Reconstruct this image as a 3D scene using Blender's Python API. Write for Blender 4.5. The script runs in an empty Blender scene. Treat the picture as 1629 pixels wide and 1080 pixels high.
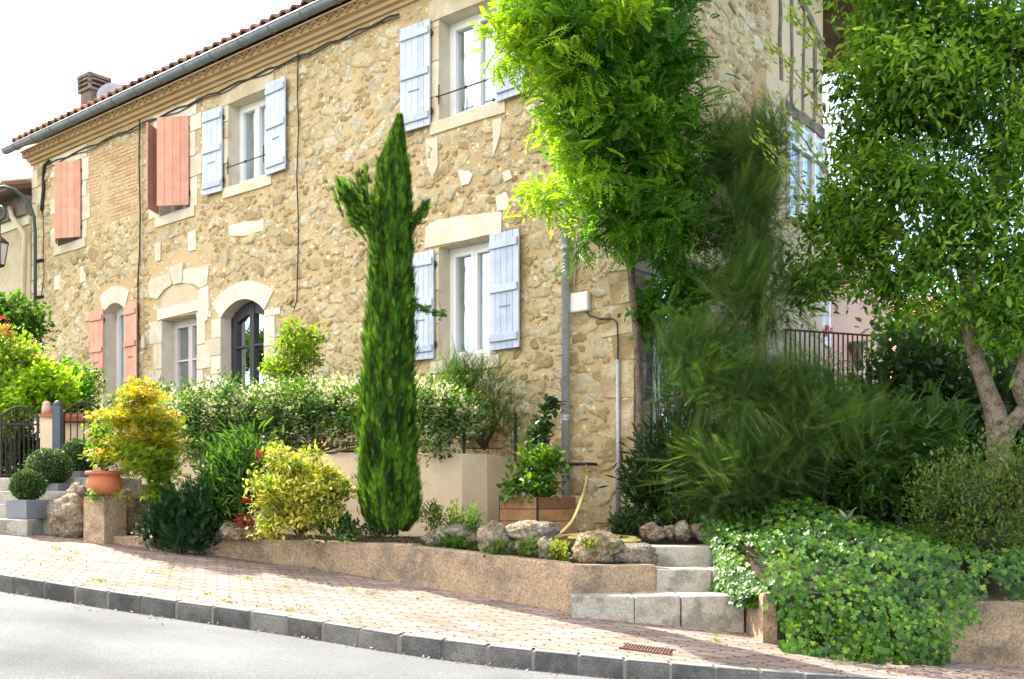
import bpy, bmesh, math, random
import numpy as np
from mathutils import Vector, Matrix, noise, geometry
R = math.radians
random.seed(7); rng = np.random.default_rng(7)
sc = bpy.context.scene
col = sc.collection
# ---------------------------------------------------------------- camera, sky, sun, exposure
FPX, CX, HY, EYE = 1650.0, 814.5, 795.0, 1.3
cd = bpy.data.cameras.new('camera'); cam = bpy.data.objects.new('camera', cd); col.objects.link(cam)
cam.location = (0, 0, EYE); cam.rotation_euler = (R(90), 0, 0)
cd.sensor_width = 36; cd.lens = 36*FPX/1629; cd.shift_y = (HY-540)/1629
cd.clip_start = .05; cd.clip_end = 3000; sc.camera = cam
SUN_AZ, SUN_EL = 45.0, 43.0          # azimuth: degrees from +Y towards -X
w = bpy.data.worlds.new('World'); sc.world = w; w.use_nodes = True
nt = w.node_tree; nt.nodes.clear()
wo = nt.nodes.new('ShaderNodeOutputWorld'); bg = nt.nodes.new('ShaderNodeBackground')
sky = nt.nodes.new('ShaderNodeTexSky'); sky.sky_type = 'NISHITA'; sky.sun_disc = False
sky.sun_elevation = R(SUN_EL); sky.sun_rotation = R(-SUN_AZ); sky.air_density = 1.0; sky.dust_density = .4; sky.ozone_density = 3.0
tc = nt.nodes.new('ShaderNodeTexCoord'); nz = nt.nodes.new('ShaderNodeTexNoise'); nz.inputs['Scale'].default_value = 1.6
nz.inputs['Detail'].default_value = 6; nz.inputs['Roughness'].default_value = .6
cr = nt.nodes.new('ShaderNodeValToRGB'); cr.color_ramp.elements[0].position = .40; cr.color_ramp.elements[1].position = .56
cr.color_ramp.elements[0].color = (.35,.35,.35,1); cr.color_ramp.elements[1].color = (.9,.9,.9,1)
mx = nt.nodes.new('ShaderNodeMixRGB'); mx.inputs['Color2'].default_value = (9.0, 8.3, 7.4, 1)
nt.links.new(tc.outputs['Generated'], nz.inputs['Vector']); nt.links.new(nz.outputs['Fac'], cr.inputs['Fac'])
sxw = nt.nodes.new('ShaderNodeSeparateXYZ'); nt.links.new(tc.outputs['Generated'], sxw.inputs[0])
mr = nt.nodes.new('ShaderNodeMapRange'); mr.inputs['From Min'].default_value = .12; mr.inputs['From Max'].default_value = .34; mr.inputs['To Min'].default_value = 1.0; mr.inputs['To Max'].default_value = .12
nt.links.new(sxw.outputs['X'], mr.inputs['Value']); mw = nt.nodes.new('ShaderNodeMath'); mw.operation = 'MULTIPLY'
nt.links.new(cr.outputs['Color'], mw.inputs[0]); nt.links.new(mr.outputs[0], mw.inputs[1]); nt.links.new(mw.outputs[0], mx.inputs['Fac']); nt.links.new(sky.outputs['Color'], mx.inputs['Color1'])
nt.links.new(mx.outputs['Color'], bg.inputs['Color']); bg.inputs['Strength'].default_value = .15
nt.links.new(bg.outputs['Background'], wo.inputs['Surface'])
sl = bpy.data.lights.new('sun', 'SUN'); sun = bpy.data.objects.new('sun', sl); col.objects.link(sun)
sl.energy = 4.6; sl.angle = R(.5); sl.color = (1.0, .93, .80)
sdir = Vector((-math.sin(R(SUN_AZ))*math.cos(R(SUN_EL)), math.cos(R(SUN_AZ))*math.cos(R(SUN_EL)), math.sin(R(SUN_EL))))
sun.rotation_euler = sdir.to_track_quat('Z', 'Y').to_euler()
vs = sc.view_settings; vs.view_transform = 'Standard'; vs.look = 'None'; vs.gamma = 1; vs.exposure = 1.8
# ---------------------------------------------------------------- geometry of the place
def P(px, py, Y): return Vector(((px-CX)*Y/FPX, Y, EYE+(HY-py)*Y/FPX))
def X_(px, Y): return (px-CX)*Y/FPX
VX = -1190.0
_l = math.hypot(VX-CX, FPX)
D = Vector(((VX-CX)/_l, FPX/_l, 0)); N = Vector((-D.y, D.x, 0)); Gd = -N   # along facade (left), facade normal, along gable
C0 = Vector((X_(1008, 10.0), 10.0, 0))
CD = -(N.x*C0.x + N.y*C0.y)
def FU(px, py, o=0):                      # a pixel onto the facade plane (offset o outwards) -> u, z
    r = Vector(((px-CX)/FPX, 1, (HY-py)/FPX)); k = -(CD-o)/(N.x*r.x+N.y*r.y); p = r*k
    return ((p-C0-N*o).x*D.x+(p-C0-N*o).y*D.y, EYE+p.z)
def F(u, z, o=0): return Vector((C0.x+D.x*u+N.x*o, C0.y+D.y*u+N.y*o, z))
GN = -D                                    # gable outward normal
def GT(px, py):
    r = Vector(((px-CX)/FPX, 1, (HY-py)/FPX)); k = (GN.x*C0.x+GN.y*C0.y)/(GN.x*r.x+GN.y*r.y); p = r*k
    return ((p-C0).x*Gd.x+(p-C0).y*Gd.y, EYE+p.z)
def GB(t, z, o=0): return Vector((C0.x+Gd.x*t+GN.x*o, C0.y+Gd.y*t+GN.y*o, z))
def pave(x, y): return .258-.09*max(-14, min(14, x))+.03*max(0, min(14, y))
def G(px, py):                             # a pixel onto the pavement
    a = (px-CX)/FPX; b = (HY-py)/FPX; Y = (.258-EYE)/(b+.09*a-.03)
    return Vector((a*Y, Y, EYE+b*Y))
# ---------------------------------------------------------------- mesh helpers
class MB:
    def __init__(s): s.v = []; s.f = []; s.a = []
    def add(s, vs, fs, r=None):
        n = len(s.v); s.v += [tuple(v) for v in vs]; s.f += [tuple(i+n for i in f) for f in fs]
        s.a += [random.random() if r is None else r]*len(vs)
    def box(s, o, ax, ay, az, x0, x1, y0, y1, z0, z1, r=None):
        p = [o+ax*x+ay*y+az*z for x in (x0, x1) for y in (y0, y1) for z in (z0, z1)]
        s.add(p, [(0,1,3,2),(4,6,7,5),(0,4,5,1),(2,3,7,6),(0,2,6,4),(1,5,7,3)], r)
    def fbox(s, u0, u1, z0, z1, o0, o1): s.box(F(0,0,0), D, Vector((0,0,1)), N, u0, u1, z0, z1, o0, o1)
    def gbox(s, t0, t1, z0, z1, o0, o1): s.box(GB(0,0,0), Gd, Vector((0,0,1)), GN, t0, t1, z0, z1, o0, o1)
    def prism(s, pts, off, r=None):         # polygon (list of Vector) extruded by vector off
        n = len(pts); a = list(pts)+[p+off for p in pts]
        s.add(a, [tuple(range(n))[::-1], tuple(range(n, 2*n))]+[(i, (i+1)%n, n+(i+1)%n, n+i) for i in range(n)], r)
    def tube(s, pts, rad, n=8, cap=True, r=None):
        pts = [Vector(p) for p in pts]; m = len(pts)
        if not hasattr(rad, '__len__'): rad = [rad]*m
        vs = []; prev = None
        for i, p in enumerate(pts):
            t = (pts[min(i+1, m-1)]-pts[max(i-1, 0)]).normalized()
            if prev is None: prev = t.orthogonal().normalized()
            a = (prev-t*prev.dot(t)).normalized(); prev = a; b = t.cross(a)
            vs += [p+(a*math.cos(2*math.pi*k/n)+b*math.sin(2*math.pi*k/n))*rad[i] for k in range(n)]
        fs = [(i*n+k, i*n+(k+1)%n, (i+1)*n+(k+1)%n, (i+1)*n+k) for i in range(m-1) for k in range(n)]
        if cap: fs += [tuple(range(n))[::-1], tuple(range((m-1)*n, m*n))]
        s.add(vs, fs, r)
    def lathe(s, c, prof, n=24, r=None):    # prof: (radius, z)
        vs = [Vector((c[0]+q*math.cos(2*math.pi*k/n), c[1]+q*math.sin(2*math.pi*k/n), c[2]+z)) for q, z in prof for k in range(n)]
        m = len(prof)
        s.add(vs, [(i*n+k, i*n+(k+1)%n, (i+1)*n+(k+1)%n, (i+1)*n+k) for i in range(m-1) for k in range(n)]+[tuple(range(n))[::-1], tuple(range((m-1)*n, m*n))], r)
UP = Vector((0, 0, 1))
def wpos(o):
    p = Vector((0,0,0))
    while o: p = p+o.location; o = o.parent
    return p
def tag(o, label=None, cat=None, group=None, kind=None):
    if label: o['label'] = label
    if cat: o['category'] = cat
    if group: o['group'] = group
    if kind: o['kind'] = kind
    return o
def thing(name, label, cat, loc, group=None):
    o = bpy.data.objects.new(name, None); col.objects.link(o); o.location = loc; o.empty_display_size = .1
    return tag(o, label, cat, group)
def link(name, me, mat, parent=None, smooth=False, V=None):
    o = bpy.data.objects.new(name, me); col.objects.link(o)
    if mat: me.materials.append(mat)
    n = len(me.vertices); co = np.empty(n*3, np.float32); me.vertices.foreach_get('co', co); co = co.reshape(-1, 3)
    if parent: org = np.array(wpos(parent)); o.parent = parent
    else:
        lo, hi = co.min(0), co.max(0); org = np.array(((lo[0]+hi[0])/2, (lo[1]+hi[1])/2, lo[2])); o.location = org
    co = (co-org).astype(np.float32); me.vertices.foreach_set('co', co.ravel())
    if smooth: me.polygons.foreach_set('use_smooth', np.ones(len(me.polygons), bool))
    me.update(); return o
def obj(name, mb, mat, parent=None, smooth=False, bevel=0, keep=None):
    me = bpy.data.meshes.new(name); me.from_pydata(mb.v, [], mb.f)
    a = me.attributes.new('rnd', 'FLOAT', 'POINT'); a.data.foreach_set('value', np.array(mb.a, np.float32))
    o = link(name, me, mat, parent, smooth)
    bm = bmesh.new(); bm.from_mesh(me); bmesh.ops.recalc_face_normals(bm, faces=bm.faces); bm.to_mesh(me); bm.free()
    if bevel:
        m = o.modifiers.new('bevel', 'BEVEL'); m.width = bevel; m.segments = 2; m.limit_method = 'ANGLE'; m.angle_limit = R(40)
    return o
def rough(o, lvl, amt, scale=3.0, seed=0):   # subdivide and jitter a blocky mesh so hand-made edges are not ruler straight
    bm = bmesh.new(); bm.from_mesh(o.data)
    for _ in range(lvl): bmesh.ops.subdivide_edges(bm, edges=bm.edges, cuts=1, use_grid_fill=True)
    for v in bm.verts: v.co += noise.noise_vector(v.co*scale+Vector((seed, 0, 0)))*amt
    bm.to_mesh(o.data); bm.free(); return o
# ---------------------------------------------------------------- materials
def _n(nt, t, **k):
    n = nt.nodes.new(t)
    for a, v in k.items():
        if a in n.inputs: n.inputs[a].default_value = v
        else: setattr(n, a, v)
    return n
def ramp(nt, fac, cols, pos=None):
    r = nt.nodes.new('ShaderNodeValToRGB'); e = r.color_ramp.elements
    pos = pos or [i/(len(cols)-1) for i in range(len(cols))]
    while len(e) < len(cols): e.new(.5)
    for i, c in enumerate(cols): e[i].position = pos[i]; e[i].color = (*c, 1)
    nt.links.new(fac, r.inputs['Fac']); return r.outputs['Color']
def base(name):
    m = bpy.data.materials.new(name); m.use_nodes = True; nt = m.node_tree
    return m, nt, nt.nodes['Principled BSDF']
def mat(name, cols, scale=6, ro=.8, bump=.3, bs=40, metal=0, lo=.3, hi=.7, spec=.3, bd=.01, attr=0, fine=0):
    m, nt, b = base(name); L = nt.links.new
    tc = _n(nt, 'ShaderNodeTexCoord'); n1 = _n(nt, 'ShaderNodeTexNoise', Scale=scale, Detail=8, Roughness=.62)
    L(tc.outputs['Object'], n1.inputs['Vector']); fac = n1.outputs['Fac']
    if attr:
        at = _n(nt, 'ShaderNodeAttribute', attribute_name='rnd')
        mm = _n(nt, 'ShaderNodeMath', operation='MULTIPLY_ADD'); L(at.outputs['Fac'], mm.inputs[0]); mm.inputs[1].default_value = attr; mm.inputs[2].default_value = -attr/2
        ad = _n(nt, 'ShaderNodeMath', operation='ADD'); L(fac, ad.inputs[0]); L(mm.outputs[0], ad.inputs[1]); fac = ad.outputs[0]
    c = ramp(nt, fac, cols, [lo+(hi-lo)*i/(len(cols)-1) for i in range(len(cols))])
    if fine:
        n3 = _n(nt, 'ShaderNodeTexNoise', Scale=bs*2.2, Detail=4); L(tc.outputs['Object'], n3.inputs['Vector'])
        g = ramp(nt, n3.outputs['Fac'], [(1-fine,)*3, (1+fine*.4,)*3], [.35, .65])
        mu = _n(nt, 'ShaderNodeMixRGB', blend_type='MULTIPLY', Fac=1.0); L(c, mu.inputs['Color1']); L(g, mu.inputs['Color2']); c = mu.outputs['Color']
    L(c, b.inputs['Base Color']); b.inputs['Roughness'].default_value = ro; b.inputs['Metallic'].default_value = metal
    b.inputs['Specular IOR Level'].default_value = spec
    if bump:
        n2 = _n(nt, 'ShaderNodeTexNoise', Scale=bs, Detail=6, Roughness=.65); L(tc.outputs['Object'], n2.inputs['Vector'])
        bp = _n(nt, 'ShaderNodeBump', Strength=bump, Distance=bd); L(n2.outputs['Fac'], bp.inputs['Height']); L(bp.outputs['Normal'], b.inputs['Normal'])
    return m
def leafmat(name, cols, tr=.45, tcol=None, ro=.45, spec=.35, tint=1.6):
    m, nt, b = base(name); L = nt.links.new
    at = _n(nt, 'ShaderNodeAttribute', attribute_name='rnd'); c = ramp(nt, at.outputs['Fac'], cols)
    L(c, b.inputs['Base Color']); b.inputs['Roughness'].default_value = ro; b.inputs['Specular IOR Level'].default_value = spec
    t = _n(nt, 'ShaderNodeBsdfTranslucent'); mu = _n(nt, 'ShaderNodeMixRGB', blend_type='MULTIPLY', Fac=1.0)
    L(c, mu.inputs['Color1']); mu.inputs['Color2'].default_value = (*(tcol or (tint*1.25, tint*1.15, tint*.35)), 1); L(mu.outputs['Color'], t.inputs['Color'])
    mx = _n(nt, 'ShaderNodeMixShader', Fac=tr); L(b.outputs[0], mx.inputs[1]); L(t.outputs[0], mx.inputs[2])
    L(mx.outputs[0], nt.nodes['Material Output'].inputs['Surface']); return m
M = {}
def stonemat():
    m, nt, b = base('rubble_stone'); L = nt.links.new
    tc = _n(nt, 'ShaderNodeTexCoord'); at = _n(nt, 'ShaderNodeAttribute', attribute_name='rnd')
    n1 = _n(nt, 'ShaderNodeTexNoise', Scale=9, Detail=8, Roughness=.7); n2 = _n(nt, 'ShaderNodeTexNoise', Scale=38, Detail=8, Roughness=.75); n3 = _n(nt, 'ShaderNodeTexNoise', Scale=13, Detail=5, Roughness=.65)
    for n in (n1, n2, n3): L(tc.outputs['Object'], n.inputs['Vector'])
    ad = _n(nt, 'ShaderNodeMath', operation='ADD'); mu = _n(nt, 'ShaderNodeMath', operation='MULTIPLY_ADD'); L(at.outputs['Fac'], mu.inputs[0]); mu.inputs[1].default_value = .75; mu.inputs[2].default_value = -.375
    L(n1.outputs['Fac'], ad.inputs[0]); L(mu.outputs[0], ad.inputs[1])
    c = ramp(nt, ad.outputs[0], [(.44,.33,.18),(.64,.50,.28),(.78,.66,.42),(.68,.56,.33),(.58,.52,.38),(.84,.75,.53)], [.18,.34,.5,.6,.7,.85])
    sp = ramp(nt, n2.outputs['Fac'], [(.66,)*3,(1.0,)*3,(1.08,)*3], [.34,.48,.7]); a = _n(nt, 'ShaderNodeMixRGB', blend_type='MULTIPLY', Fac=1); L(c, a.inputs[1]); L(sp, a.inputs[2])
    k = ramp(nt, n3.outputs['Fac'], [(0,0,0),(1,1,1)], [.55,.63]); mo = _n(nt, 'ShaderNodeMixRGB'); L(k, mo.inputs[0]); L(a.outputs[0], mo.inputs[1]); mo.inputs[2].default_value = (.58,.42,.215,1)
    L(mo.outputs[0], b.inputs['Base Color']); b.inputs['Roughness'].default_value = .95; b.inputs['Specular IOR Level'].default_value = .15
    bp = _n(nt, 'ShaderNodeBump', Strength=1.0, Distance=.03); L(n2.outputs['Fac'], bp.inputs['Height']); bq = _n(nt, 'ShaderNodeBump', Strength=.8, Distance=.05); L(n1.outputs['Fac'], bq.inputs['Height']); L(bp.outputs[0], bq.inputs['Normal']); L(bq.outputs[0], b.inputs['Normal']); return m
def mortarmat():
    m, nt, b = base('gravelly_mortar'); L = nt.links.new
    tc = _n(nt, 'ShaderNodeTexCoord'); n0 = _n(nt, 'ShaderNodeTexNoise', Scale=7, Detail=4); L(tc.outputs['Object'], n0.inputs['Vector'])
    n1 = _n(nt, 'ShaderNodeTexNoise', Scale=1.1, Detail=8, Roughness=.65); n2 = _n(nt, 'ShaderNodeTexNoise', Scale=45, Detail=7, Roughness=.7); L(tc.outputs['Object'], n1.inputs['Vector']); L(tc.outputs['Object'], n2.inputs['Vector'])
    dm = _n(nt, 'ShaderNodeMixRGB', blend_type='ADD', Fac=.14); L(tc.outputs['Object'], dm.inputs[1]); L(n0.outputs['Color'], dm.inputs[2])
    v = _n(nt, 'ShaderNodeTexVoronoi', Scale=13); L(dm.outputs[0], v.inputs['Vector']); sx = _n(nt, 'ShaderNodeSeparateXYZ'); L(v.outputs['Color'], sx.inputs[0])
    k1 = ramp(nt, v.outputs['Distance'], [(1,1,1),(0,0,0)], [.34,.42]); k2 = _n(nt, 'ShaderNodeMath', operation='LESS_THAN'); L(sx.outputs[0], k2.inputs[0]); k2.inputs[1].default_value = .42
    kk = _n(nt, 'ShaderNodeMath', operation='MULTIPLY'); L(k1, kk.inputs[0]); L(k2.outputs[0], kk.inputs[1])
    c = ramp(nt, n1.outputs['Fac'], [(.48,.345,.175),(.59,.435,.235),(.68,.52,.30)], [.3,.5,.7]); sp = ramp(nt, n2.outputs['Fac'], [(.82,)*3,(1.04,)*3], [.36,.62])
    a = _n(nt, 'ShaderNodeMixRGB', blend_type='MULTIPLY', Fac=1); L(c, a.inputs[1]); L(sp, a.inputs[2]); cs = ramp(nt, sx.outputs[1], [(.60,.47,.27),(.80,.69,.46),(.66,.58,.41)])
    mo = _n(nt, 'ShaderNodeMixRGB'); L(kk.outputs[0], mo.inputs[0]); L(a.outputs[0], mo.inputs[1]); L(cs, mo.inputs[2]); L(mo.outputs[0], b.inputs['Base Color'])
    b.inputs['Roughness'].default_value = .95; b.inputs['Specular IOR Level'].default_value = .15; hh = _n(nt, 'ShaderNodeMath', operation='MULTIPLY_ADD'); L(kk.outputs[0], hh.inputs[0]); hh.inputs[1].default_value = .55; L(n2.outputs['Fac'], hh.inputs[2])
    bp = _n(nt, 'ShaderNodeBump', Strength=.9, Distance=.022); L(hh.outputs[0], bp.inputs['Height']); L(bp.outputs[0], b.inputs['Normal']); return m
M['mortar'] = mortarmat()
M['rubble'] = stonemat()
M['ashlar'] = mat('dressed_stone', [(.50,.42,.28),(.62,.54,.39),(.68,.61,.47)], 4, .9, .7, 35, bd=.012, attr=.35, fine=.16)
M['ashlar_w'] = mat('pale_stone', [(.55,.49,.37),(.67,.61,.48),(.72,.67,.56)], 4, .9, .6, 35, bd=.01, attr=.3, fine=.12)
M['reveal'] = mat('reveal_plaster', [(.52,.46,.36),(.66,.60,.50)], 5, .9, .3, 30)
M['quoin'] = mat('old_quoin_stone', [(.34,.25,.13),(.52,.42,.25),(.62,.53,.36),(.45,.33,.18)], 3, .92, 1.0, 24, bd=.025, attr=.4, fine=.2)
M['plaster'] = mat('beige_plaster', [(.46,.36,.23),(.55,.44,.30),(.60,.49,.34)], 1.2, .92, .3, 30, fine=.05)
M['brick'] = mat('brick_patch', [(.46,.27,.15),(.55,.36,.22),(.52,.40,.25)], 8, .9, .4, 40, attr=.5)
M['pink'] = mat('salmon_paint', [(.56,.27,.19),(.66,.32,.225),(.70,.37,.27)], 6, .6, .25, 45, attr=.3, fine=.08)
M['blue'] = mat('pale_blue_paint', [(.40,.46,.58),(.49,.545,.655),(.53,.575,.68)], 6, .55, .25, 45, attr=.3, fine=.08)
M['white'] = mat('white_frame', [(.70,.70,.70),(.78,.78,.77)], 3, .35, .05, 60)
M['mauve'] = mat('old_white_frame', [(.50,.45,.44),(.60,.55,.54)], 5, .6, .2, 40)
M['darkpaint'] = mat('dark_grey_paint', [(.035,.032,.036),(.05,.045,.05)], 4, .45, .1, 50)
M['iron'] = mat('black_iron', [(.012,.012,.013),(.03,.028,.027)], 10, .6, .2, 60)
M['rust'] = mat('rusty_iron', [(.05,.025,.018),(.10,.045,.03)], 10, .8, .3, 60)
M['green_iron'] = mat('green_painted_iron', [(.03,.05,.045),(.05,.075,.065)], 6, .5, .1, 60)
M['zinc'] = mat('zinc', [(.30,.32,.35),(.46,.48,.51),(.38,.40,.43)], 9, .5, .25, 30, metal=.3, fine=.2)
M['zincg'] = mat('zinc_gutter', [(.16,.19,.22),(.24,.27,.31)], 5, .5, .15, 30, metal=.4)
M['tile'] = mat('roof_tile', [(.13,.07,.05),(.35,.13,.08),(.45,.20,.12),(.22,.14,.10)], 3, .9, .6, 30, attr=.7)
M['genoise'] = mat('cornice_tile', [(.46,.31,.18),(.56,.40,.25)], 3, .9, .5, 30, attr=.3)
M['cable'] = mat('black_cable', [(.02,.02,.022),(.05,.05,.05)], 8, .7, 0)
M['cablew'] = mat('beige_cable', [(.5,.42,.3),(.56,.48,.36)], 8, .7, 0)
M['pvc'] = mat('beige_pipe', [(.50,.38,.25),(.58,.46,.32)], 4, .6, .1, 40)
M['plastic'] = mat('white_plastic', [(.70,.70,.68),(.76,.76,.74)], 3, .4, .03, 60)
M['cream'] = mat('cream_render', [(.62,.45,.29),(.86,.68,.47),(.80,.61,.41),(.88,.73,.54)], 1.6, .93, .35, 22, bd=.012, fine=.06)
M['lowwall'] = mat('weathered_render', [(.17,.13,.09),(.30,.22,.145),(.44,.32,.205),(.37,.27,.18),(.23,.18,.13),(.47,.35,.235)], 2.0, .93, .8, 26, bd=.02, fine=.35, lo=.31, hi=.72)
M['concrete'] = mat('step_concrete', [(.15,.135,.105),(.34,.31,.255),(.44,.41,.35),(.24,.22,.18),(.38,.35,.30)], 3.5, .92, .6, 40, bd=.01, fine=.25)
M['kerb'] = mat('kerb_concrete', [(.07,.07,.066),(.14,.135,.125),(.22,.21,.19)], 5, .92, .8, 55, bd=.01, attr=.3, fine=.35)
M['joint'] = mat('kerb_joint', [(.16,.15,.13),(.24,.22,.19)], 8, .95, .5, 60)
M['rock'] = mat('limestone_rock', [(.10,.07,.045),(.30,.22,.13),(.46,.38,.27),(.20,.175,.15),(.40,.31,.20)], 5, .95, 1.0, 24, bd=.06, attr=.3, lo=.28, hi=.72, fine=.5)
M['soil'] = mat('garden_soil', [(.035,.024,.016),(.09,.062,.04),(.15,.11,.07)], 5, 1, 1.0, 30, bd=.04, fine=.4)
M['terra'] = mat('terracotta', [(.40,.11,.045),(.47,.15,.065),(.42,.15,.075)], 3, .7, .15, 30, fine=.06)
M['greypot'] = mat('grey_planter', [(.15,.16,.185),(.20,.21,.235)], 3, .7, .25, 40, fine=.08)
M['wood'] = mat('orange_wood', [(.16,.075,.03),(.29,.145,.06),(.36,.20,.095)], 5, .7, .3, 20, attr=.6, fine=.15)
M['oldwood'] = mat('grey_timber', [(.08,.065,.05),(.18,.15,.12),(.25,.21,.17)], 6, .9, .8, 25)
M['barge'] = mat('barge_board', [(.42,.17,.07),(.50,.22,.10)], 4, .6, .2, 30)
M['hose'] = mat('yellow_hose', [(.62,.52,.14),(.70,.60,.20)], 10, .45, 0)
M['bark'] = mat('bark', [(.10,.065,.04),(.24,.17,.11),(.33,.26,.19)], 7, .95, 1.0, 30, bd=.02)
M['barkd'] = mat('dark_bark', [(.05,.035,.02),(.12,.08,.05)], 8, .95, 1.0, 30, bd=.02)
M['rosy'] = mat('rosy_bark', [(.07,.05,.035),(.20,.145,.10),(.30,.24,.18),(.12,.09,.065)], 14, .92, 1.0, 40, bd=.03, fine=.4)
M['pinkwall'] = mat('pink_render', [(.58,.36,.30),(.64,.42,.35)], 1.2, .93, .3, 20)
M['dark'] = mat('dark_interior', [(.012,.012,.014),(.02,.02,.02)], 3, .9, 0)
M['curtain'] = mat('white_curtain', [(.62,.66,.68),(.72,.76,.78)], 2, .9, 0)
M['grate'] = mat('rusty_grate', [(.10,.05,.04),(.20,.10,.075)], 9, .8, .5, 50)
def glassmat():
    m, nt, b = base('window_glass'); L = nt.links.new
    g = _n(nt, 'ShaderNodeBsdfGlossy', Roughness=.02, Color=(.80,.90,1.0,1)); t = _n(nt, 'ShaderNodeBsdfTransparent', Color=(.75,.82,.85,1))
    tc = _n(nt, 'ShaderNodeTexCoord'); nn = _n(nt, 'ShaderNodeTexNoise', Scale=1.5); bp = _n(nt, 'ShaderNodeBump', Strength=.12, Distance=.05)
    L(tc.outputs['Object'], nn.inputs['Vector']); L(nn.outputs['Fac'], bp.inputs['Height']); L(bp.outputs[0], g.inputs['Normal'])
    mx = _n(nt, 'ShaderNodeMixShader', Fac=.58); L(t.outputs[0], mx.inputs[1]); L(g.outputs[0], mx.inputs[2]); L(mx.outputs[0], nt.nodes['Material Output'].inputs['Surface']); return m
M['glass'] = glassmat()
def pavermat():
    m, nt, b = base('interlocking_pavers'); L = nt.links.new
    tc = _n(nt, 'ShaderNodeTexCoord'); mp = _n(nt, 'ShaderNodeMapping'); mp.inputs['Rotation'].default_value = (0, 0, R(19)); L(tc.outputs['Object'], mp.inputs['Vector'])
    sx = _n(nt, 'ShaderNodeSeparateXYZ'); L(mp.outputs[0], sx.inputs[0])
    def wave(src, k, amp):
        a = _n(nt, 'ShaderNodeMath', operation='MULTIPLY'); L(src, a.inputs[0]); a.inputs[1].default_value = k
        s = _n(nt, 'ShaderNodeMath', operation='SINE'); L(a.outputs[0], s.inputs[0])
        c = _n(nt, 'ShaderNodeMath', operation='MULTIPLY'); L(s.outputs[0], c.inputs[0]); c.inputs[1].default_value = amp; return c.outputs[0]
    def addv(a, b2):
        c = _n(nt, 'ShaderNodeMath', operation='ADD'); L(a, c.inputs[0]); L(b2, c.inputs[1]); return c.outputs[0]
    W, H = .21, .15
    x2 = addv(sx.outputs['X'], wave(sx.outputs['Y'], 2*math.pi/H, .02)); y2 = addv(sx.outputs['Y'], wave(sx.outputs['X'], 4*math.pi/W, .012))
    cb = _n(nt, 'ShaderNodeCombineXYZ'); L(x2, cb.inputs[0]); L(y2, cb.inputs[1])
    br = _n(nt, 'ShaderNodeTexBrick', Scale=1.0); br.inputs['Brick Width'].default_value = W; br.inputs['Row Height'].default_value = H
    br.inputs['Mortar Size'].default_value = .007; br.inputs['Mortar Smooth'].default_value = .3; br.inputs['Bias'].default_value = 0
    br.inputs['Color1'].default_value = (.25,.19,.16,1); br.inputs['Color2'].default_value = (.39,.315,.275,1); br.inputs['Mortar'].default_value = (.10,.075,.06,1)
    L(cb.outputs[0], br.inputs['Vector'])
    n1 = _n(nt, 'ShaderNodeTexNoise', Scale=2.2, Detail=8, Roughness=.7); L(tc.outputs['Object'], n1.inputs['Vector'])
    n2 = _n(nt, 'ShaderNodeTexNoise', Scale=70, Detail=4); L(tc.outputs['Object'], n2.inputs['Vector'])
    c1 = ramp(nt, n1.outputs['Fac'], [(.72,.68,.66),(1.1,1.05,1.0)], [.3,.7]); c2 = ramp(nt, n2.outputs['Fac'], [(.72,)*3,(1.15,)*3], [.3,.7])
    a = _n(nt, 'ShaderNodeMixRGB', blend_type='MULTIPLY', Fac=1); L(br.outputs['Color'], a.inputs[1]); L(c1, a.inputs[2])
    a2 = _n(nt, 'ShaderNodeMixRGB', blend_type='MULTIPLY', Fac=1); L(a.outputs[0], a2.inputs[1]); L(c2, a2.inputs[2]); L(a2.outputs[0], b.inputs['Base Color'])
    b.inputs['Roughness'].default_value = .9; b.inputs['Specular IOR Level'].default_value = .2
    iv = _n(nt, 'ShaderNodeMath', operation='SUBTRACT'); iv.inputs[0].default_value = 1; L(br.outputs['Fac'], iv.inputs[1])
    s2 = _n(nt, 'ShaderNodeMath', operation='MULTIPLY_ADD'); L(n2.outputs['Fac'], s2.inputs[0]); s2.inputs[1].default_value = .25; L(iv.outputs[0], s2.inputs[2])
    bp = _n(nt, 'ShaderNodeBump', Strength=.9, Distance=.008); L(s2.outputs[0], bp.inputs['Height']); L(bp.outputs[0], b.inputs['Normal']); return m
M['paver'] = pavermat()
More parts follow.
